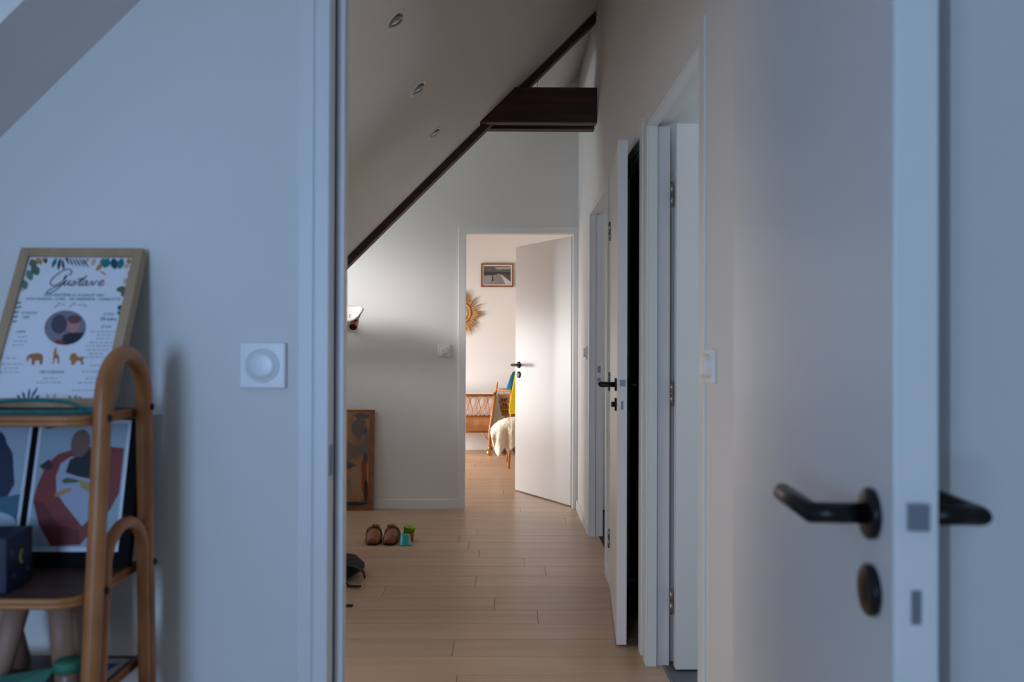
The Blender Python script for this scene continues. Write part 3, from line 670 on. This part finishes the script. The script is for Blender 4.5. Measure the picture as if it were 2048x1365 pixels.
MB().lathe([(0.019, 0), (0.021, 0.004), (0.021, 0.046), (0.017, 0.052)], Matrix.Translation((-0.702, 1.365, 0.6285)), 22).build('jar_body', mat('jar_brown', (128, 98, 82), 0.4), jr)
MB().lathe([(0.0225, 0.052), (0.0225, 0.066), (0.020, 0.068)], Matrix.Translation((-0.702, 1.365, 0.6285)), 22).build('jar_lid', flat((52, 122, 96)), jr)
tag(MB().prism([(-0.98, 1.31), (-0.885, 1.305), (-0.88, 1.395), (-0.975, 1.40)], 'z', 0.6285, 0.644).build('red_book', flat((150, 34, 54))), 'red covered book lying on the lower shelf', 'book')
lf = thing('leaflet', (-0.70, 1.47, 0.6282), 'cream leaflet with a blue print lying on the lower shelf', 'leaflet')
MB().box(-0.735, -0.685, 1.42, 1.55, 0.6283, 0.6290).build('sheet', flat((206, 196, 190)), lf)
MB().prism([(-0.728, 1.48), (-0.70, 1.49), (-0.694, 1.53), (-0.72, 1.525)], 'z', 0.6290, 0.6293).build('blue_print', flat((50, 92, 170)), lf)

# ================================================================== landing things
# ---- clogs
M_LEATH = mat('brown_leather', (150, 88, 48), 0.42, c2=(112, 62, 34), scale=(30, 30, 30), bump=0.2)
M_SOLE = mat('dark_sole', (26, 22, 20), 0.7); M_CORK = mat('cork', (120, 84, 54), 0.8)
def clog(x, ymir, ang, label):
    r = thing('leather_clog', (x, 5.075, 0), label, 'shoe', 'pair of brown leather clogs', rot=(0, 0, ang))
    s = ymir
    def outline(k, n=22):
        p = []
        for i in range(n):
            t = 2 * math.pi * i / n; yy = 0.13 - 0.13 * math.cos(t)
            wd = 0.050 * (1 - 0.30 * (yy / 0.26)) * k
            p.append((wd * math.sin(t) * (abs(math.sin(t)) ** -0.35 if abs(math.sin(t)) > 1e-3 else 1) + s * 0.006 * math.sin(math.pi * yy / 0.26), yy))
        return p
    MB().prism(outline(1.0), 'z', 0, 0.016).build('sole', M_SOLE, r, local=True, bevel=0.002)
    MB().prism(outline(0.97), 'z', 0.016, 0.026).build('footbed', M_CORK, r, local=True)
    # vamp: lofted arches from the toe to the instep
    secs = []; n = 12
    for i in range(8):
        t = i / 7.0; yy = 0.006 + 0.128 * t; h = 0.020 + 0.052 * math.sin(min(1.0, t * 1.0) * math.pi / 2) ** 0.9; wd = 0.049 * min(1, (0.42 + t * 1.5)) ** 0.5
        secs.append([(wd * math.cos(math.pi * j / n) * (1.0), yy + 0.01 * math.sin(math.pi * j / n) * t, 0.012 + h * math.sin(math.pi * j / n) ** 0.75) for j in range(n + 1)])
    vs_ = [p for q in secs for p in q]; k = n + 1
    fs = [(a * k + j, a * k + j + 1, (a + 1) * k + j + 1, (a + 1) * k + j) for a in range(7) for j in range(n)] + [tuple(range(k))]
    v = MB().add(vs_, fs, True).build('upper', M_LEATH, r, local=True)
    md = v.modifiers.new('solid', 'SOLIDIFY'); md.thickness = 0.003; md.offset = -1
    st = MB()
    for i in range(15):
        pass
    pts = [(0.050 * math.cos(math.pi * i / 14), 0.128 + 0.02 * math.sin(math.pi * i / 14), 0.030 + 0.062 * math.sin(math.pi * i / 14) ** 0.8) for i in range(15)]
    vs_ = []; fs = []
    for i, p in enumerate(pts):
        vs_ += [(p[0], p[1] - 0.016, p[2]), (p[0], p[1] + 0.016, p[2] - 0.003)]
        if i: fs.append((2 * i - 2, 2 * i - 1, 2 * i + 1, 2 * i))
    so_ = st.add(vs_, fs, True).build('strap', M_LEATH, r, local=True); md = so_.modifiers.new('solid', 'SOLIDIFY'); md.thickness = 0.004
    MB().box(-0.022, 0.022, 0.120, 0.146, 0.084, 0.101).move(Matrix.Rotation(0.12 * s, 4, 'Y')).build('tongue', M_LEATH, r, local=True, bevel=0.004)
    bk = MB()
    for (a, b) in (((-0.030 * s, 0.113), (-0.046 * s, 0.113)),):
        bk.tube([(a[0], a[1], 0.088), (b[0], a[1], 0.068), (b[0] + 0.004 * s, a[1] + 0.03, 0.064), (a[0] + 0.004 * s, a[1] + 0.03, 0.086)], 0.0022, 6, closed=True)
    bk.build('buckle', M_STEEL, r, local=True)
clog(-0.797, 1, math.radians(3), 'brown leather clog with buckled strap beside its mate, further from the cups')
clog(-0.698, -1, math.radians(-3), 'brown leather clog with buckled strap right beside the teal cup')
# ---- stacking cups
def cup(loc, rot, r0, r1, h, c, label, open_up=True):
    o = thing('stacking_cup', loc, label, 'cup', 'plastic stacking cups', rot=rot)
    t = 0.0022
    prof = [(r0, 0), (r1, h), (r1 + 0.0025, h), (r1 + 0.0025, h - 0.006), (r1 - t, h - 0.001), (r0 - t, t), (0.001, t)] 
    prof = [(0.001, 0), (r0, 0), (r1, h - 0.007), (r1 + 0.0028, h - 0.007), (r1 + 0.0028, h), (r1 - t, h), (r0 - t, t), (0.001, t)]
    MB().lathe(prof, None, 30).build('cup_body', mat('cup_%d' % c[0], c, 0.3), o, local=True)
    return o
cup((-0.6, 5.10, 0.062), (math.pi, 0, 0), 0.029, 0.0345, 0.062, (24, 176, 168), 'upturned teal stacking cup on the floor beside the clogs')
cup((-0.592, 5.20, 0.0), (0, 0, 0), 0.031, 0.0365, 0.050, (226, 116, 44), 'orange stacking cup on the floor holding a green cup')
cup((-0.594, 5.20, 0.022), (0, math.radians(8), 0), 0.025, 0.0375, 0.068, (140, 190, 30), 'bright green stacking cup sitting tilted in the orange cup')
# ---- old map board leaning on the end wall
mp_ = thing('map_board', (-1.28, 6.145, 0), 'brown antique map on a board leaning against the landing end wall', 'map', rot=(math.radians(-4.5), 0, 0))
M_MAP = mat('old_map', (168, 118, 76), 0.7, c2=(112, 98, 84), scale=(6, 6, 6), detail=5, contrast=(0.45, 0.6))
MB().box(-0.32, 0.32, 0.004, 0.018, 0, 0.735).build('board', mat('map_border', (150, 98, 56), 0.7, c2=(126, 80, 46), scale=(10, 10, 10)), mp_, local=True, bevel=0.001)
MB().box(-0.30, 0.285, 0.001, 0.004, 0.035, 0.715).build('printed_map', M_MAP, mp_, local=True)
def blob(cx, cz, rx, rz, c, seed, n=18):
    q = random.Random(seed)
    p = [(cx + rx * math.cos(2 * math.pi * i / n) * q.uniform(0.7, 1.15), cz + rz * math.sin(2 * math.pi * i / n) * q.uniform(0.7, 1.15)) for i in range(n)]
    p = [(min(max(a, -0.298), 0.283), min(max(b, 0.037), 0.713)) for a, b in p]
    MB().prism(p, 'y', 0.0004, 0.0012).build('printed_land', flat(c, 0.7), mp_, local=True)
for i, (cx, cz, rx, rz, c) in enumerate([(0.21, 0.60, 0.055, 0.075, (104, 96, 88)), (0.23, 0.69, 0.07, 0.02, (92, 88, 88)), (0.262, 0.52, 0.02, 0.12, (110, 104, 108)), (0.265, 0.38, 0.018, 0.04, (86, 88, 98)),
                                         (0.13, 0.33, 0.07, 0.022, (74, 78, 78)), (0.19, 0.24, 0.04, 0.11, (160, 128, 100)), (0.25, 0.26, 0.02, 0.16, (136, 66, 40)), (0.268, 0.14, 0.014, 0.1, (66, 38, 28)),
                                         (0.17, 0.05, 0.12, 0.014, (48, 36, 30)), (0.14, 0.45, 0.05, 0.04, (126, 100, 80)), (-0.1, 0.5, 0.1, 0.13, (104, 98, 90)), (-0.1, 0.2, 0.08, 0.1, (140, 100, 74))]):
    blob(cx, cz, rx, rz, c, 40 + i)
# ---- skateboard held by wall pegs, lying along the end wall
sb = thing('skateboard', (-1.385, 5.97, 1.32), 'white skateboard with black trucks and orange wheels held beside the end wall', 'skateboard')
Dk = Matrix.Translation((-1.385, 5.97, 1.432)) @ Matrix.Rotation(math.radians(35), 4, 'X')   # tilted, top towards the landing
nL = 28; vs_ = []; fs = []; nW = 8
for i in range(nL + 1):
    u = -0.375 + 0.75 * i / nL; a = abs(u)
    hw = 0.104 * max(0.03, 1 - (max(0, a - 0.27) / 0.106) ** 2.2) ** 0.5
    zz = 0.03 * max(0, (a - 0.30) / 0.075) ** 1.35
    for k in range(nW + 1):
        q = -1 + 2 * k / nW; vs_.append((u, q * hw, zz + 0.006 * q * q))
fs = [(i * (nW + 1) + k, i * (nW + 1) + k + 1, (i + 1) * (nW + 1) + k + 1, (i + 1) * (nW + 1) + k) for i in range(nL) for k in range(nW)]
dk = MB().add(vs_, fs, True).move(Dk).build('deck', mat('white_deck', (226, 222, 214), 0.4), sb)
md = dk.modifiers.new('solid', 'SOLIDIFY'); md.thickness = 0.010; md.offset = 1
M_ORANGE = mat('orange_wheel', (226, 96, 60), 0.35); M_BLK = mat('black_plastic', (16, 16, 18), 0.5)
for sx_ in (-1, 1):
    cx = sx_ * 0.315
    tk = MB().box(cx - 0.04, cx + 0.04, -0.03, 0.03, -0.012, 0.0)
    tk.prism([(-0.03, -0.012), (0.03, -0.012), (0.05, -0.045), (0.05, -0.062), (0.0, -0.085), (-0.05, -0.062), (-0.05, -0.045)], 'x', cx - 0.02, cx + 0.02)
    tk.tube([(cx, -0.095, -0.05), (cx, 0.095, -0.05)], 0.010, 12)
    tk = tk.move(Dk).build('truck', M_BLK, sb)
    for sy_ in (-1, 1):
        wh = MB().tube([(cx, sy_ * 0.056, -0.05), (cx, sy_ * 0.060, -0.05), (cx, sy_ * 0.092, -0.05), (cx, sy_ * 0.096, -0.05)], [0.026, 0.030, 0.030, 0.026], 22).move(Dk).build('wheel', M_ORANGE, sb)
        MB().tube([(cx, sy_ * 0.053, -0.05), (cx, sy_ * 0.0975, -0.05)], 0.0245, 16).move(Dk).build('wheel_core', M_BLK, wh)
    for a in (-0.024, 0.024):
        for b in (-0.06, -0.035): MB().ball((cx + a, b, 0.0125), 0.0042, 8, 6).move(Dk).build('bolt', M_BLK, tk)
hk = thing('peg_rack', (-1.40, 6.2, 1.3), 'white peg rack on the end wall carrying the skateboard', 'rack')
MB().box(-1.62, -1.16, 6.205, 6.229, 1.33, 1.42).build('backplate', M_TRIM, hk, bevel=0.003)
for x in (-1.56, -1.21): MB().tube([(x, 6.21, 1.37), (x, 5.93, 1.355), (x, 5.90, 1.365)], 0.007, 10).build('peg', M_TRIM, hk)

# ---- backpack on the floor
M_NYLON = mat('black_nylon', (11, 13, 19), 0.85, bump=0.3, scale=(120, 120, 120))
bp_ = thing('backpack', (-0.95, 4.38, 0), 'black backpack with loose straps lying on the landing floor', 'backpack')
body = MB()
n = 16
secs = []
for i in range(9):
    t = i / 8.0; x = -1.22 + 0.485 * t; k = (1 - abs(2 * t - 1) ** 4) ** 0.5 if 0 < i < 8 else 0.25
    secs.append([(x, 4.40 + 0.17 * k * math.copysign(abs(math.cos(a)) ** 0.6, math.cos(a)), 0.052 + (0.049 * k) * math.copysign(abs(math.sin(a)) ** 0.6, math.sin(a))) for a in [2 * math.pi * j / n for j in range(n)]])
vs_ = [p for q in secs for p in q]
fs = [(a * n + j, a * n + (j + 1) % n, (a + 1) * n + (j + 1) % n, (a + 1) * n + j) for a in range(8) for j in range(n)] + [tuple(range(n)), tuple(8 * n + j for j in range(n - 1, -1, -1))]
body.add(vs_, fs, True).build('bag_body', M_NYLON, bp_)
def strap(pts, wd, name):
    vs_ = []; fs = []
    for i, p in enumerate(pts):
        vs_ += [(p[0], p[1] - wd / 2, p[2]), (p[0], p[1] + wd / 2, p[2]), (p[0], p[1] + wd / 2, p[2] + 0.004), (p[0], p[1] - wd / 2, p[2] + 0.004)]
        if i:
            a = 4 * i - 4; b = 4 * i
            fs += [(a + j, a + (j + 1) % 4, b + (j + 1) % 4, b + j) for j in range(4)]
    fs += [(0, 1, 2, 3), (len(vs_) - 1, len(vs_) - 2, len(vs_) - 3, len(vs_) - 4)]
    return MB().add(vs_, fs).build(name, M_NYLON, bp_)
strap([(-0.80, 4.30, 0.085), (-0.745, 4.29, 0.075), (-0.715, 4.28, 0.055), (-0.705, 4.275, 0.022)], 0.05, 'shoulder_strap')
strap([(-0.82, 4.26, 0.035), (-0.78, 4.21, 0.004), (-0.745, 4.19, 0.006), (-0.71, 4.18, 0.010)], 0.022, 'webbing_strap')
strap([(-0.90, 4.2, 0.03), (-0.84, 3.95, 0.001), (-0.78, 3.90, 0.001), (-0.700, 3.895, 0.001)], 0.028, 'webbing_strap')

# ================================================================== bedroom things
# ---- framed photograph
fp = thing('framed_photograph', (-0.093, 9.78, 2.08), 'brown framed black and white photograph of a road on the bedroom wall', 'picture')
x0, x1, z0, z1 = -0.281, 0.095, 1.893, 2.168
M_WALNUT = mat('walnut', (150, 96, 62), 0.5, c2=(126, 78, 48), scale=(20, 20, 20))
f_ = 0.016
for bx in ((x0, x0 + f_, z0, z1), (x1 - f_, x1, z0, z1)): MB().box(bx[0], bx[1], 9.758, 9.779, bx[2], bx[3]).build('frame_side', M_WALNUT, fp)
for bz in ((z0, z0 + f_), (z1 - f_, z1)): MB().box(x0 + f_, x1 - f_, 9.758, 9.779, bz[0], bz[1]).build('frame_rail', M_WALNUT, fp)
pm = MB().box(x0 + f_, x1 - f_, 9.768, 9.778, z0 + f_, z1 - f_).build('passepartout', flat((232, 222, 214)), fp)
ix0, ix1, iz0, iz1 = x0 + 0.032, x1 - 0.032, z0 + 0.032, z1 - 0.032
def pp2(pts, name, c, k):
    MB().prism([(ix0 + u * (ix1 - ix0), iz1 - v * (iz1 - iz0)) for u, v in pts], 'y', 9.7676 - k * 0.0004, 9.768).build(name, flat(c), pm)
pp2([(0, 0), (1, 0), (1, 1), (0, 1)], 'print_field', (150, 148, 148), 0)
pp2([(0, 0), (1, 0), (1, 0.42), (0, 0.42)], 'print_sky', (96, 94, 96), 1)
pp2([(0.4, 0.06), (1, 0.04), (1, 0.14), (0.5, 0.18)], 'print_cloud', (166, 164, 164), 2)
pp2([(0, 0.3), (1, 0.32), (1, 0.44), (0, 0.52)], 'print_hills', (58, 58, 60), 2)
pp2([(0.5, 0.42), (0.6, 0.42), (0.8, 1), (0.15, 1)], 'print_road', (136, 132, 132), 3)
pp2([(0.6, 0.42), (1, 0.86), (1, 0.98), (0.82, 1)], 'print_verge', (200, 196, 194), 3)
pp2([(0.66, 0.44), (1, 0.44), (1, 0.84)], 'print_bank', (84, 82, 84), 4)
pp2([(0.315, 0.5), (0.345, 0.5), (0.355, 0.82), (0.30, 0.82)], 'print_walker', (34, 34, 36), 4)
# ---- raffia sun mirror
sm = thing('sunburst_mirror', (-0.52, 9.78, 1.6), 'round mirror with straw raffia rays on the bedroom wall', 'mirror')
cx, cz = -0.522, 1.592
Q = Matrix.Translation((cx, 9.776, cz)) @ Matrix.Rotation(math.pi / 2, 4, 'X')
MB().lathe([(0.108, 0), (0.108, 0.010), (0.004, 0.010)], Q, 36).build('mirror_glass', mat('mirror', (210, 214, 216), 0.05, 1.0), sm)
M_STRAW = mat('straw', (206, 160, 100), 0.7, c2=(178, 128, 72), scale=(30, 30, 30))
MB().tube([(cx + 0.118 * math.cos(a), 9.760, cz + 0.118 * math.sin(a)) for a in [2 * math.pi * i / 36 for i in range(36)]], 0.013, 8, closed=True).build('straw_ring', M_STRAW, sm)
for i in range(96):
    a = 2 * math.pi * (i + R.uniform(-0.4, 0.4)) / 96; l = R.choice((0.21, 0.235, 0.255, 0.285)) + R.uniform(-0.012, 0.012)
    da = R.uniform(-0.08, 0.08)
    p0 = (cx + 0.12 * math.cos(a), 9.764, cz + 0.12 * math.sin(a)); p2 = (cx + l * math.cos(a + da), 9.762 + R.uniform(-0.014, 0.006), cz + l * math.sin(a + da))
    p1 = ((p0[0] + p2[0]) / 2, 9.763, (p0[2] + p2[2]) / 2)
    MB().tube([p0, p1, p2], [0.0045, 0.0065, 0.0012], 5).build('raffia_ray', M_STRAW, sm)
# ---- rattan bassinet on castors
bs = thing('rattan_bassinet', (-0.55, 9.42, 0), 'rattan baby bassinet with looped lattice sides and brass castors in the bedroom', 'bassinet')
M_CANE = mat('honey_cane', (196, 132, 72), 0.5, c2=(172, 106, 54), scale=(12, 12, 12))
M_LINEN = mat('white_linen', (238, 234, 230), 0.85); M_BRASS = mat('brass', (200, 168, 104), 0.25, 1.0)
bx0, bx1, byf, byb = -0.99, -0.165, 9.24, 9.66
zl, zm, zt = 0.265, 0.435, 0.665
def flare(z): return 0.055 * (z - zl) / (zt - zl)
for x in (bx0, bx1):
    sg = -1 if x == bx0 else 1
    for y in (byf, byb):
        sgy = -1 if y == byf else 1
        lg = MB().tube([(x, y, 0.07), (x, y, zl), (x + sg * 0.055, y + sgy * 0.02, zt + (0.13 if False else 0))], [0.013, 0.016, 0.016], 12).build('leg', M_CANE, bs)
        w_ = MB().ball((x, y, 0.033), (0.034, 0.022, 0.033), 16, 10).build('castor', M_BRASS, bs)
        MB().tube([(x, y, 0.055), (x, y, 0.085)], 0.008, 10).build('castor_stem', M_BRASS, w_)
    MB().tube([(x, byf, 0.16), (x - sg * 0.10, byf, zl)], 0.006, 8).build('brace', M_CANE, bs)
for z, r in ((zl, 0.012), (zm, 0.010), (zt, 0.014)):
    f = flare(z); MB().tube([(bx0 - f, byf - f * .36, z), (bx1 + f, byf - f * .36, z), (bx1 + f, byb + f * .36, z), (bx0 - f, byb + f * .36, z)], r, 10, closed=True).build('rail', M_CANE, bs)
# woven lower band: vertical canes joined on a thin panel, one per side
for (y) in (byf, byb):
    m = MB(); x = bx0 + 0.01
    while x < bx1 - 0.005:
        m.tube([(x, y, zl), (x * 1.0, y - (0.004 if y == byf else -0.004), (zl + zm) / 2), (x, y - (0.007 if y == byf else -0.007), zm)], 0.0042, 6); x += 0.0105
    tag(m.build('woven_band', M_CANE, bs), kind='stuff')
m = MB(); y = byf + 0.01
for x in (bx0, bx1):
    y = byf + 0.012; sg = -1 if x == bx0 else 1
    while y < byb - 0.005: m.tube([(x, y, zl), (x + sg * 0.023, y, zm)], 0.0042, 6); y += 0.0105
tag(m.build('woven_ends', M_CANE, bs), kind='stuff')
# looped lattice: interlacing arches on the front and back
sp = 0.103
for y, s in ((byf, -1), (byb, 1)):
    xx = bx1 - 0.022; k = 0
    LP = [(0.036, 0.0), (0.018, 0.05), (0.008, 0.15), (0.018, 0.32), (0.032, 0.52), (0.0425, 0.72), (0.040, 0.87), (0.025, 0.97), (0.0, 1.0)]
    while xx > bx0 + 0.01:
        pts = []
        for (dx, fz) in [(-a, b) for a, b in LP] + LP[-2::-1]:
            z = zm + 0.008 + (zt - 0.020 - zm) * fz
            pts.append((xx + dx + flare(z) * (xx - (bx0 + bx1) / 2) / ((bx1 - bx0) / 2), y + s * (flare(z) * 0.36 + 0.002 + 0.003 * (k % 2)), z))
        MB().tube(pts, 0.0052, 8).build('lattice_loop', M_CANE, bs)
        xx -= 0.086; k += 1
for x, s in ((bx0, -1), (bx1, 1)):
    for yy in (9.31, 9.40, 9.49, 9.58):
        MB().tube([(x + s * flare(zm + 0.01 + 0.2 * math.sin(math.pi * i / 14)), yy - 0.06 * math.cos(math.pi * i / 14), zm + 0.01 + 0.2 * math.sin(math.pi * i / 14)) for i in range(15)], 0.0048, 8).build('lattice_loop', M_CANE, bs)
ln = MB()
a0, a1 = bx0 - 0.005, bx1 + 0.005
ln.prism([(a0, zl + 0.02), (a1, zl + 0.02), (a1 + 0.04, zt - 0.005), (a1 + 0.04, zt + 0.018), (a0 - 0.04, zt + 0.018), (a0 - 0.04, zt - 0.005)], 'y', byf + 0.014, byb - 0.014)
ln.build('linen_lining', M_LINEN, bs, bevel=0.012)
MB().tube([(bx1 + 0.055, 9.50, zt - 0.01), (bx1 + 0.070, 9.50, zt + 0.05), (bx1 + 0.082, 9.50, zt + 0.135)], [0.014, 0.013, 0.007], 12).build('carry_post', M_CANE, bs)
# ---- rattan doll pram with soft toys
dp = thing('rattan_doll_pram', (0.06, 9.42, 0), 'open weave rattan doll pram standing behind the chair in the bedroom', 'doll pram')
M_PALECANE = mat('pale_cane', (212, 168, 116), 0.55, c2=(184, 136, 84), scale=(16, 16, 16))
pcx, pcy = 0.075, 9.44
for z, rx, ry, r in ((0.43, 0.10, 0.08, 0.008), (0.50, 0.125, 0.10, 0.006), (0.58, 0.142, 0.115, 0.006), (0.65, 0.15, 0.12, 0.006), (0.715, 0.155, 0.125, 0.010)):
    MB().tube([(pcx + rx * math.cos(a), pcy + ry * math.sin(a), z) for a in [2 * math.pi * i / 28 for i in range(28)]], r, 8, closed=True).build('basket_hoop', M_PALECANE, dp)
for i in range(26):
    for s in (-1, 1):
        a = 2 * math.pi * i / 26
        pts = []
        for j in range(7):
            t = j / 6.0; q = a + s * t * 0.55; rx = 0.10 + 0.055 * t ** 0.6; ry = 0.08 + 0.045 * t ** 0.6
            pts.append((pcx + rx * math.cos(q), pcy + ry * math.sin(q), 0.43 + 0.285 * t))
        MB().tube(pts, 0.0032, 5).build('basket_cane', M_PALECANE, dp)
MB().lathe([(0.09, 0.425), (0.09, 0.432)], Matrix.Translation((pcx, pcy, 0)), 20).build('basket_base', M_BROWN, dp)
for sx_ in (-1, 1):
    MB().tube([(pcx + sx_ * 0.07, pcy - 0.03, 0.43), (pcx - sx_ * 0.06, pcy - 0.02, 0.06)], 0.009, 8).build('cross_leg', M_PALECANE, dp)
    for sy_ in (-1, 1):
        MB().tube([(pcx + sx_ * 0.07, pcy + sy_ * 0.08, 0.06), (pcx + sx_ * 0.07, pcy + sy_ * 0.094, 0.06)], 0.06, 22).build('pram_wheel', M_BROWN, dp)
    MB().tube([(pcx + sx_ * 0.07, pcy - 0.08, 0.06), (pcx + sx_ * 0.07, pcy + 0.08, 0.06)], 0.006, 8).build('axle', M_STEEL, dp)
tb = thing('teddy_bear', (-0.02, 9.42, 0.44), 'brown plush toy in the rattan doll pram', 'soft toy')
M_FUR = mat('brown_plush', (120, 66, 40), 0.95, bump=0.8, scale=(150, 150, 150))
M_FUR2 = mat('white_plush', (232, 226, 220), 0.95, bump=0.8, scale=(150, 150, 150))
MB().ball((0.0, 9.44, 0.50), (0.05, 0.045, 0.06)).build('body', M_FUR, tb)
MB().ball((-0.01, 9.425, 0.585), 0.036).build('head', M_FUR, tb)
for s in (-1, 1): MB().ball((-0.01 + s * 0.027, 9.425, 0.615), 0.013).build('ear', M_FUR, tb)
wt = thing('white_soft_toy', (0.09, 9.42, 0.44), 'white round plush toy in the rattan doll pram', 'soft toy')
MB().ball((0.095, 9.425, 0.515), (0.05, 0.045, 0.065)).build('body', M_FUR2, wt)
MB().ball((0.095, 9.42, 0.60), 0.036).build('head', M_FUR2, wt)
for s in (-1, 1): MB().ball((0.095 + s * 0.027, 9.42, 0.632), 0.012).build('ear', M_FUR2, wt)
# ---- chair with sheepskin and clothes
ch = thing('rattan_chair', (0.32, 8.5, 0), 'rattan armless chair under a sheepskin behind the bedroom door', 'chair')
sx0, sx1, sy0, sy1 = 0.035, 0.475, 8.28, 8.72
for (x, y, bx, by) in ((sx0 + 0.03, sy0 + 0.02, sx0 + 0.005, sy0 - 0.02), (sx1 - 0.03, sy0 + 0.02, sx1, sy0 - 0.02)):
    MB().tube([(bx, by, 0), (x, y, 0.44)], [0.011, 0.014], 12).build('leg', M_CANE, ch)
for (x, y, bx, by) in ((sx0 + 0.03, sy1 - 0.02, sx0 - 0.01, sy1 + 0.05), (sx1 - 0.03, sy1 - 0.02, sx1 + 0.01, sy1 + 0.05)):
    MB().tube([(bx, by, 0), (x, y, 0.44), (x, y + 0.08, 0.90)], [0.011, 0.014, 0.012], 12).build('leg', M_CANE, ch)
    MB().tube([(x, sy0 + 0.02, 0.25), (x, sy1 - 0.02, 0.25)], 0.008, 8).build('stretcher', M_CANE, ch)
MB().box(sx0, sx1, sy0, sy1, 0.425, 0.45).build('seat', M_CANE, ch, bevel=0.008)
MB().tube([(sx0 + 0.03, sy1 + 0.06, 0.90), (sx1 - 0.03, sy1 + 0.06, 0.90)], 0.014, 12).build('back_rail', M_CANE, ch)
for i in range(7):
    x = sx0 + 0.08 + i * 0.047; MB().tube([(x, sy1 - 0.015, 0.45), (x, sy1 + 0.06, 0.90)], 0.006, 8).build('back_cane', M_CANE, ch)
M_SHEEP = mat('sheepskin', (246, 236, 218), 0.95, c2=(236, 220, 194), scale=(40, 40, 40), bump=1.0, detail=6)
# sheepskin: a thick hide over the seat, hanging over its front and side edges
def pw_lin(x, tab):
    for (a, b), (c, d) in zip(tab[:-1], tab[1:]):
        if x <= c: return b + (d - b) * max(0.0, (x - a)) / (c - a)
    return tab[-1][1]
TOPZ = [(-0.13, 0.345), (-0.10, 0.385), (-0.05, 0.425), (0.02, 0.452), (0.10, 0.462), (0.42, 0.464)]
HEMZ = [(-0.13, 0.30), (-0.10, 0.20), (-0.06, 0.125), (-0.035, 0.13), (-0.01, 0.235), (0.015, 0.18), (0.05, 0.175), (0.10, 0.23), (0.2, 0.2), (0.42, 0.26)]
nu = 30; vs_ = []; fs = []
for i in range(nu + 1):
    x = -0.13 + 0.55 * i / nu; t = pw_lin(x, TOPZ); h = pw_lin(x, HEMZ)
    col = [(8.68, t), (8.55, t + 0.004), (8.42, t), (8.31, t - 0.002), (8.252, t - 0.012), (8.226, t - 0.04)]
    for k in range(1, 7):
        q = k / 6.0; col.append((8.216 + (0.012 + 0.014 * q) * math.sin(x * 55 + 0.6), (t - 0.04) + (h - t + 0.04) * q))
    vs_ += [(x + (0.01 * math.sin(y * 30) if k_ < 4 else 0), y, z) for k_, (y, z) in enumerate(col)]
k = 12
fs = [(i * k + j, i * k + j + 1, (i + 1) * k + j + 1, (i + 1) * k + j) for i in range(nu) for j in range(k - 1)]
shp = MB().add(vs_, fs, True).build('sheepskin', M_SHEEP)
md = shp.modifiers.new('solid', 'SOLIDIFY'); md.thickness = 0.022; md.offset = 0.6
md = shp.modifiers.new('sub', 'SUBSURF'); md.levels = 1; md.render_levels = 2
tx = bpy.data.textures.new('fleece', 'CLOUDS'); tx.noise_scale = 0.02
md = shp.modifiers.new('disp', 'DISPLACE'); md.texture = tx; md.strength = 0.012; md.mid_level = 0.5
tag(shp, 'cream sheepskin draped over the chair seat in the bedroom', 'sheepskin')
def garment(name, c, x0, x1, ztop, zlow_front, label, yoff, seed):
    q = random.Random(seed); yb = sy1 + 0.06
    fy = lambda z: sy1 - 0.02 + 0.08 * (z - 0.44) / 0.46 - 0.024 - yoff
    zm_ = (zlow_front + ztop) / 2
    prof = [(fy(zlow_front), zlow_front), (fy(zm_), zm_), (fy(ztop - 0.03), ztop - 0.03), (yb, ztop + yoff), (yb + 0.022 + yoff, ztop - 0.03), (yb + 0.03 + yoff, ztop - 0.2)]
    nx = 10; vs_ = []
    for i in range(nx + 1):
        u = i / nx
        for j, (y, z) in enumerate(prof):
            lean = (0.085 if j < 3 else 0.02) * (1 - u) * (1 - (z - zlow_front) / (ztop - zlow_front + 0.02))
            vs_.append((x0 + (x1 - x0) * u - lean, y + 0.008 * math.sin(8 * u + j + seed), z + q.uniform(-0.01, 0.01) * (j in (0, 5))))
    k = len(prof); fs = [(i * k + j, i * k + j + 1, (i + 1) * k + j + 1, (i + 1) * k + j) for i in range(nx) for j in range(k - 1)]
    o = MB().add(vs_, fs, True).build(name, mat(name + '_cloth', c, 0.85))
    md = o.modifiers.new('solid', 'SOLIDIFY'); md.thickness = 0.008; md.offset = 1
    md = o.modifiers.new('sub', 'SUBSURF'); md.levels = 1; md.render_levels = 2
    return tag(o, label, 'clothing')
garment('blue_jacket', (40, 134, 186), 0.088, 0.24, 0.945, 0.75, 'bright blue jacket hanging over the chair back in the bedroom', 0.0, 3)
garment('yellow_raincoat', (250, 222, 20), 0.110, 0.42, 0.93, 0.50, 'bright yellow raincoat hanging over the chair back in the bedroom', 0.024, 5)

print('objects', len(bpy.data.objects))
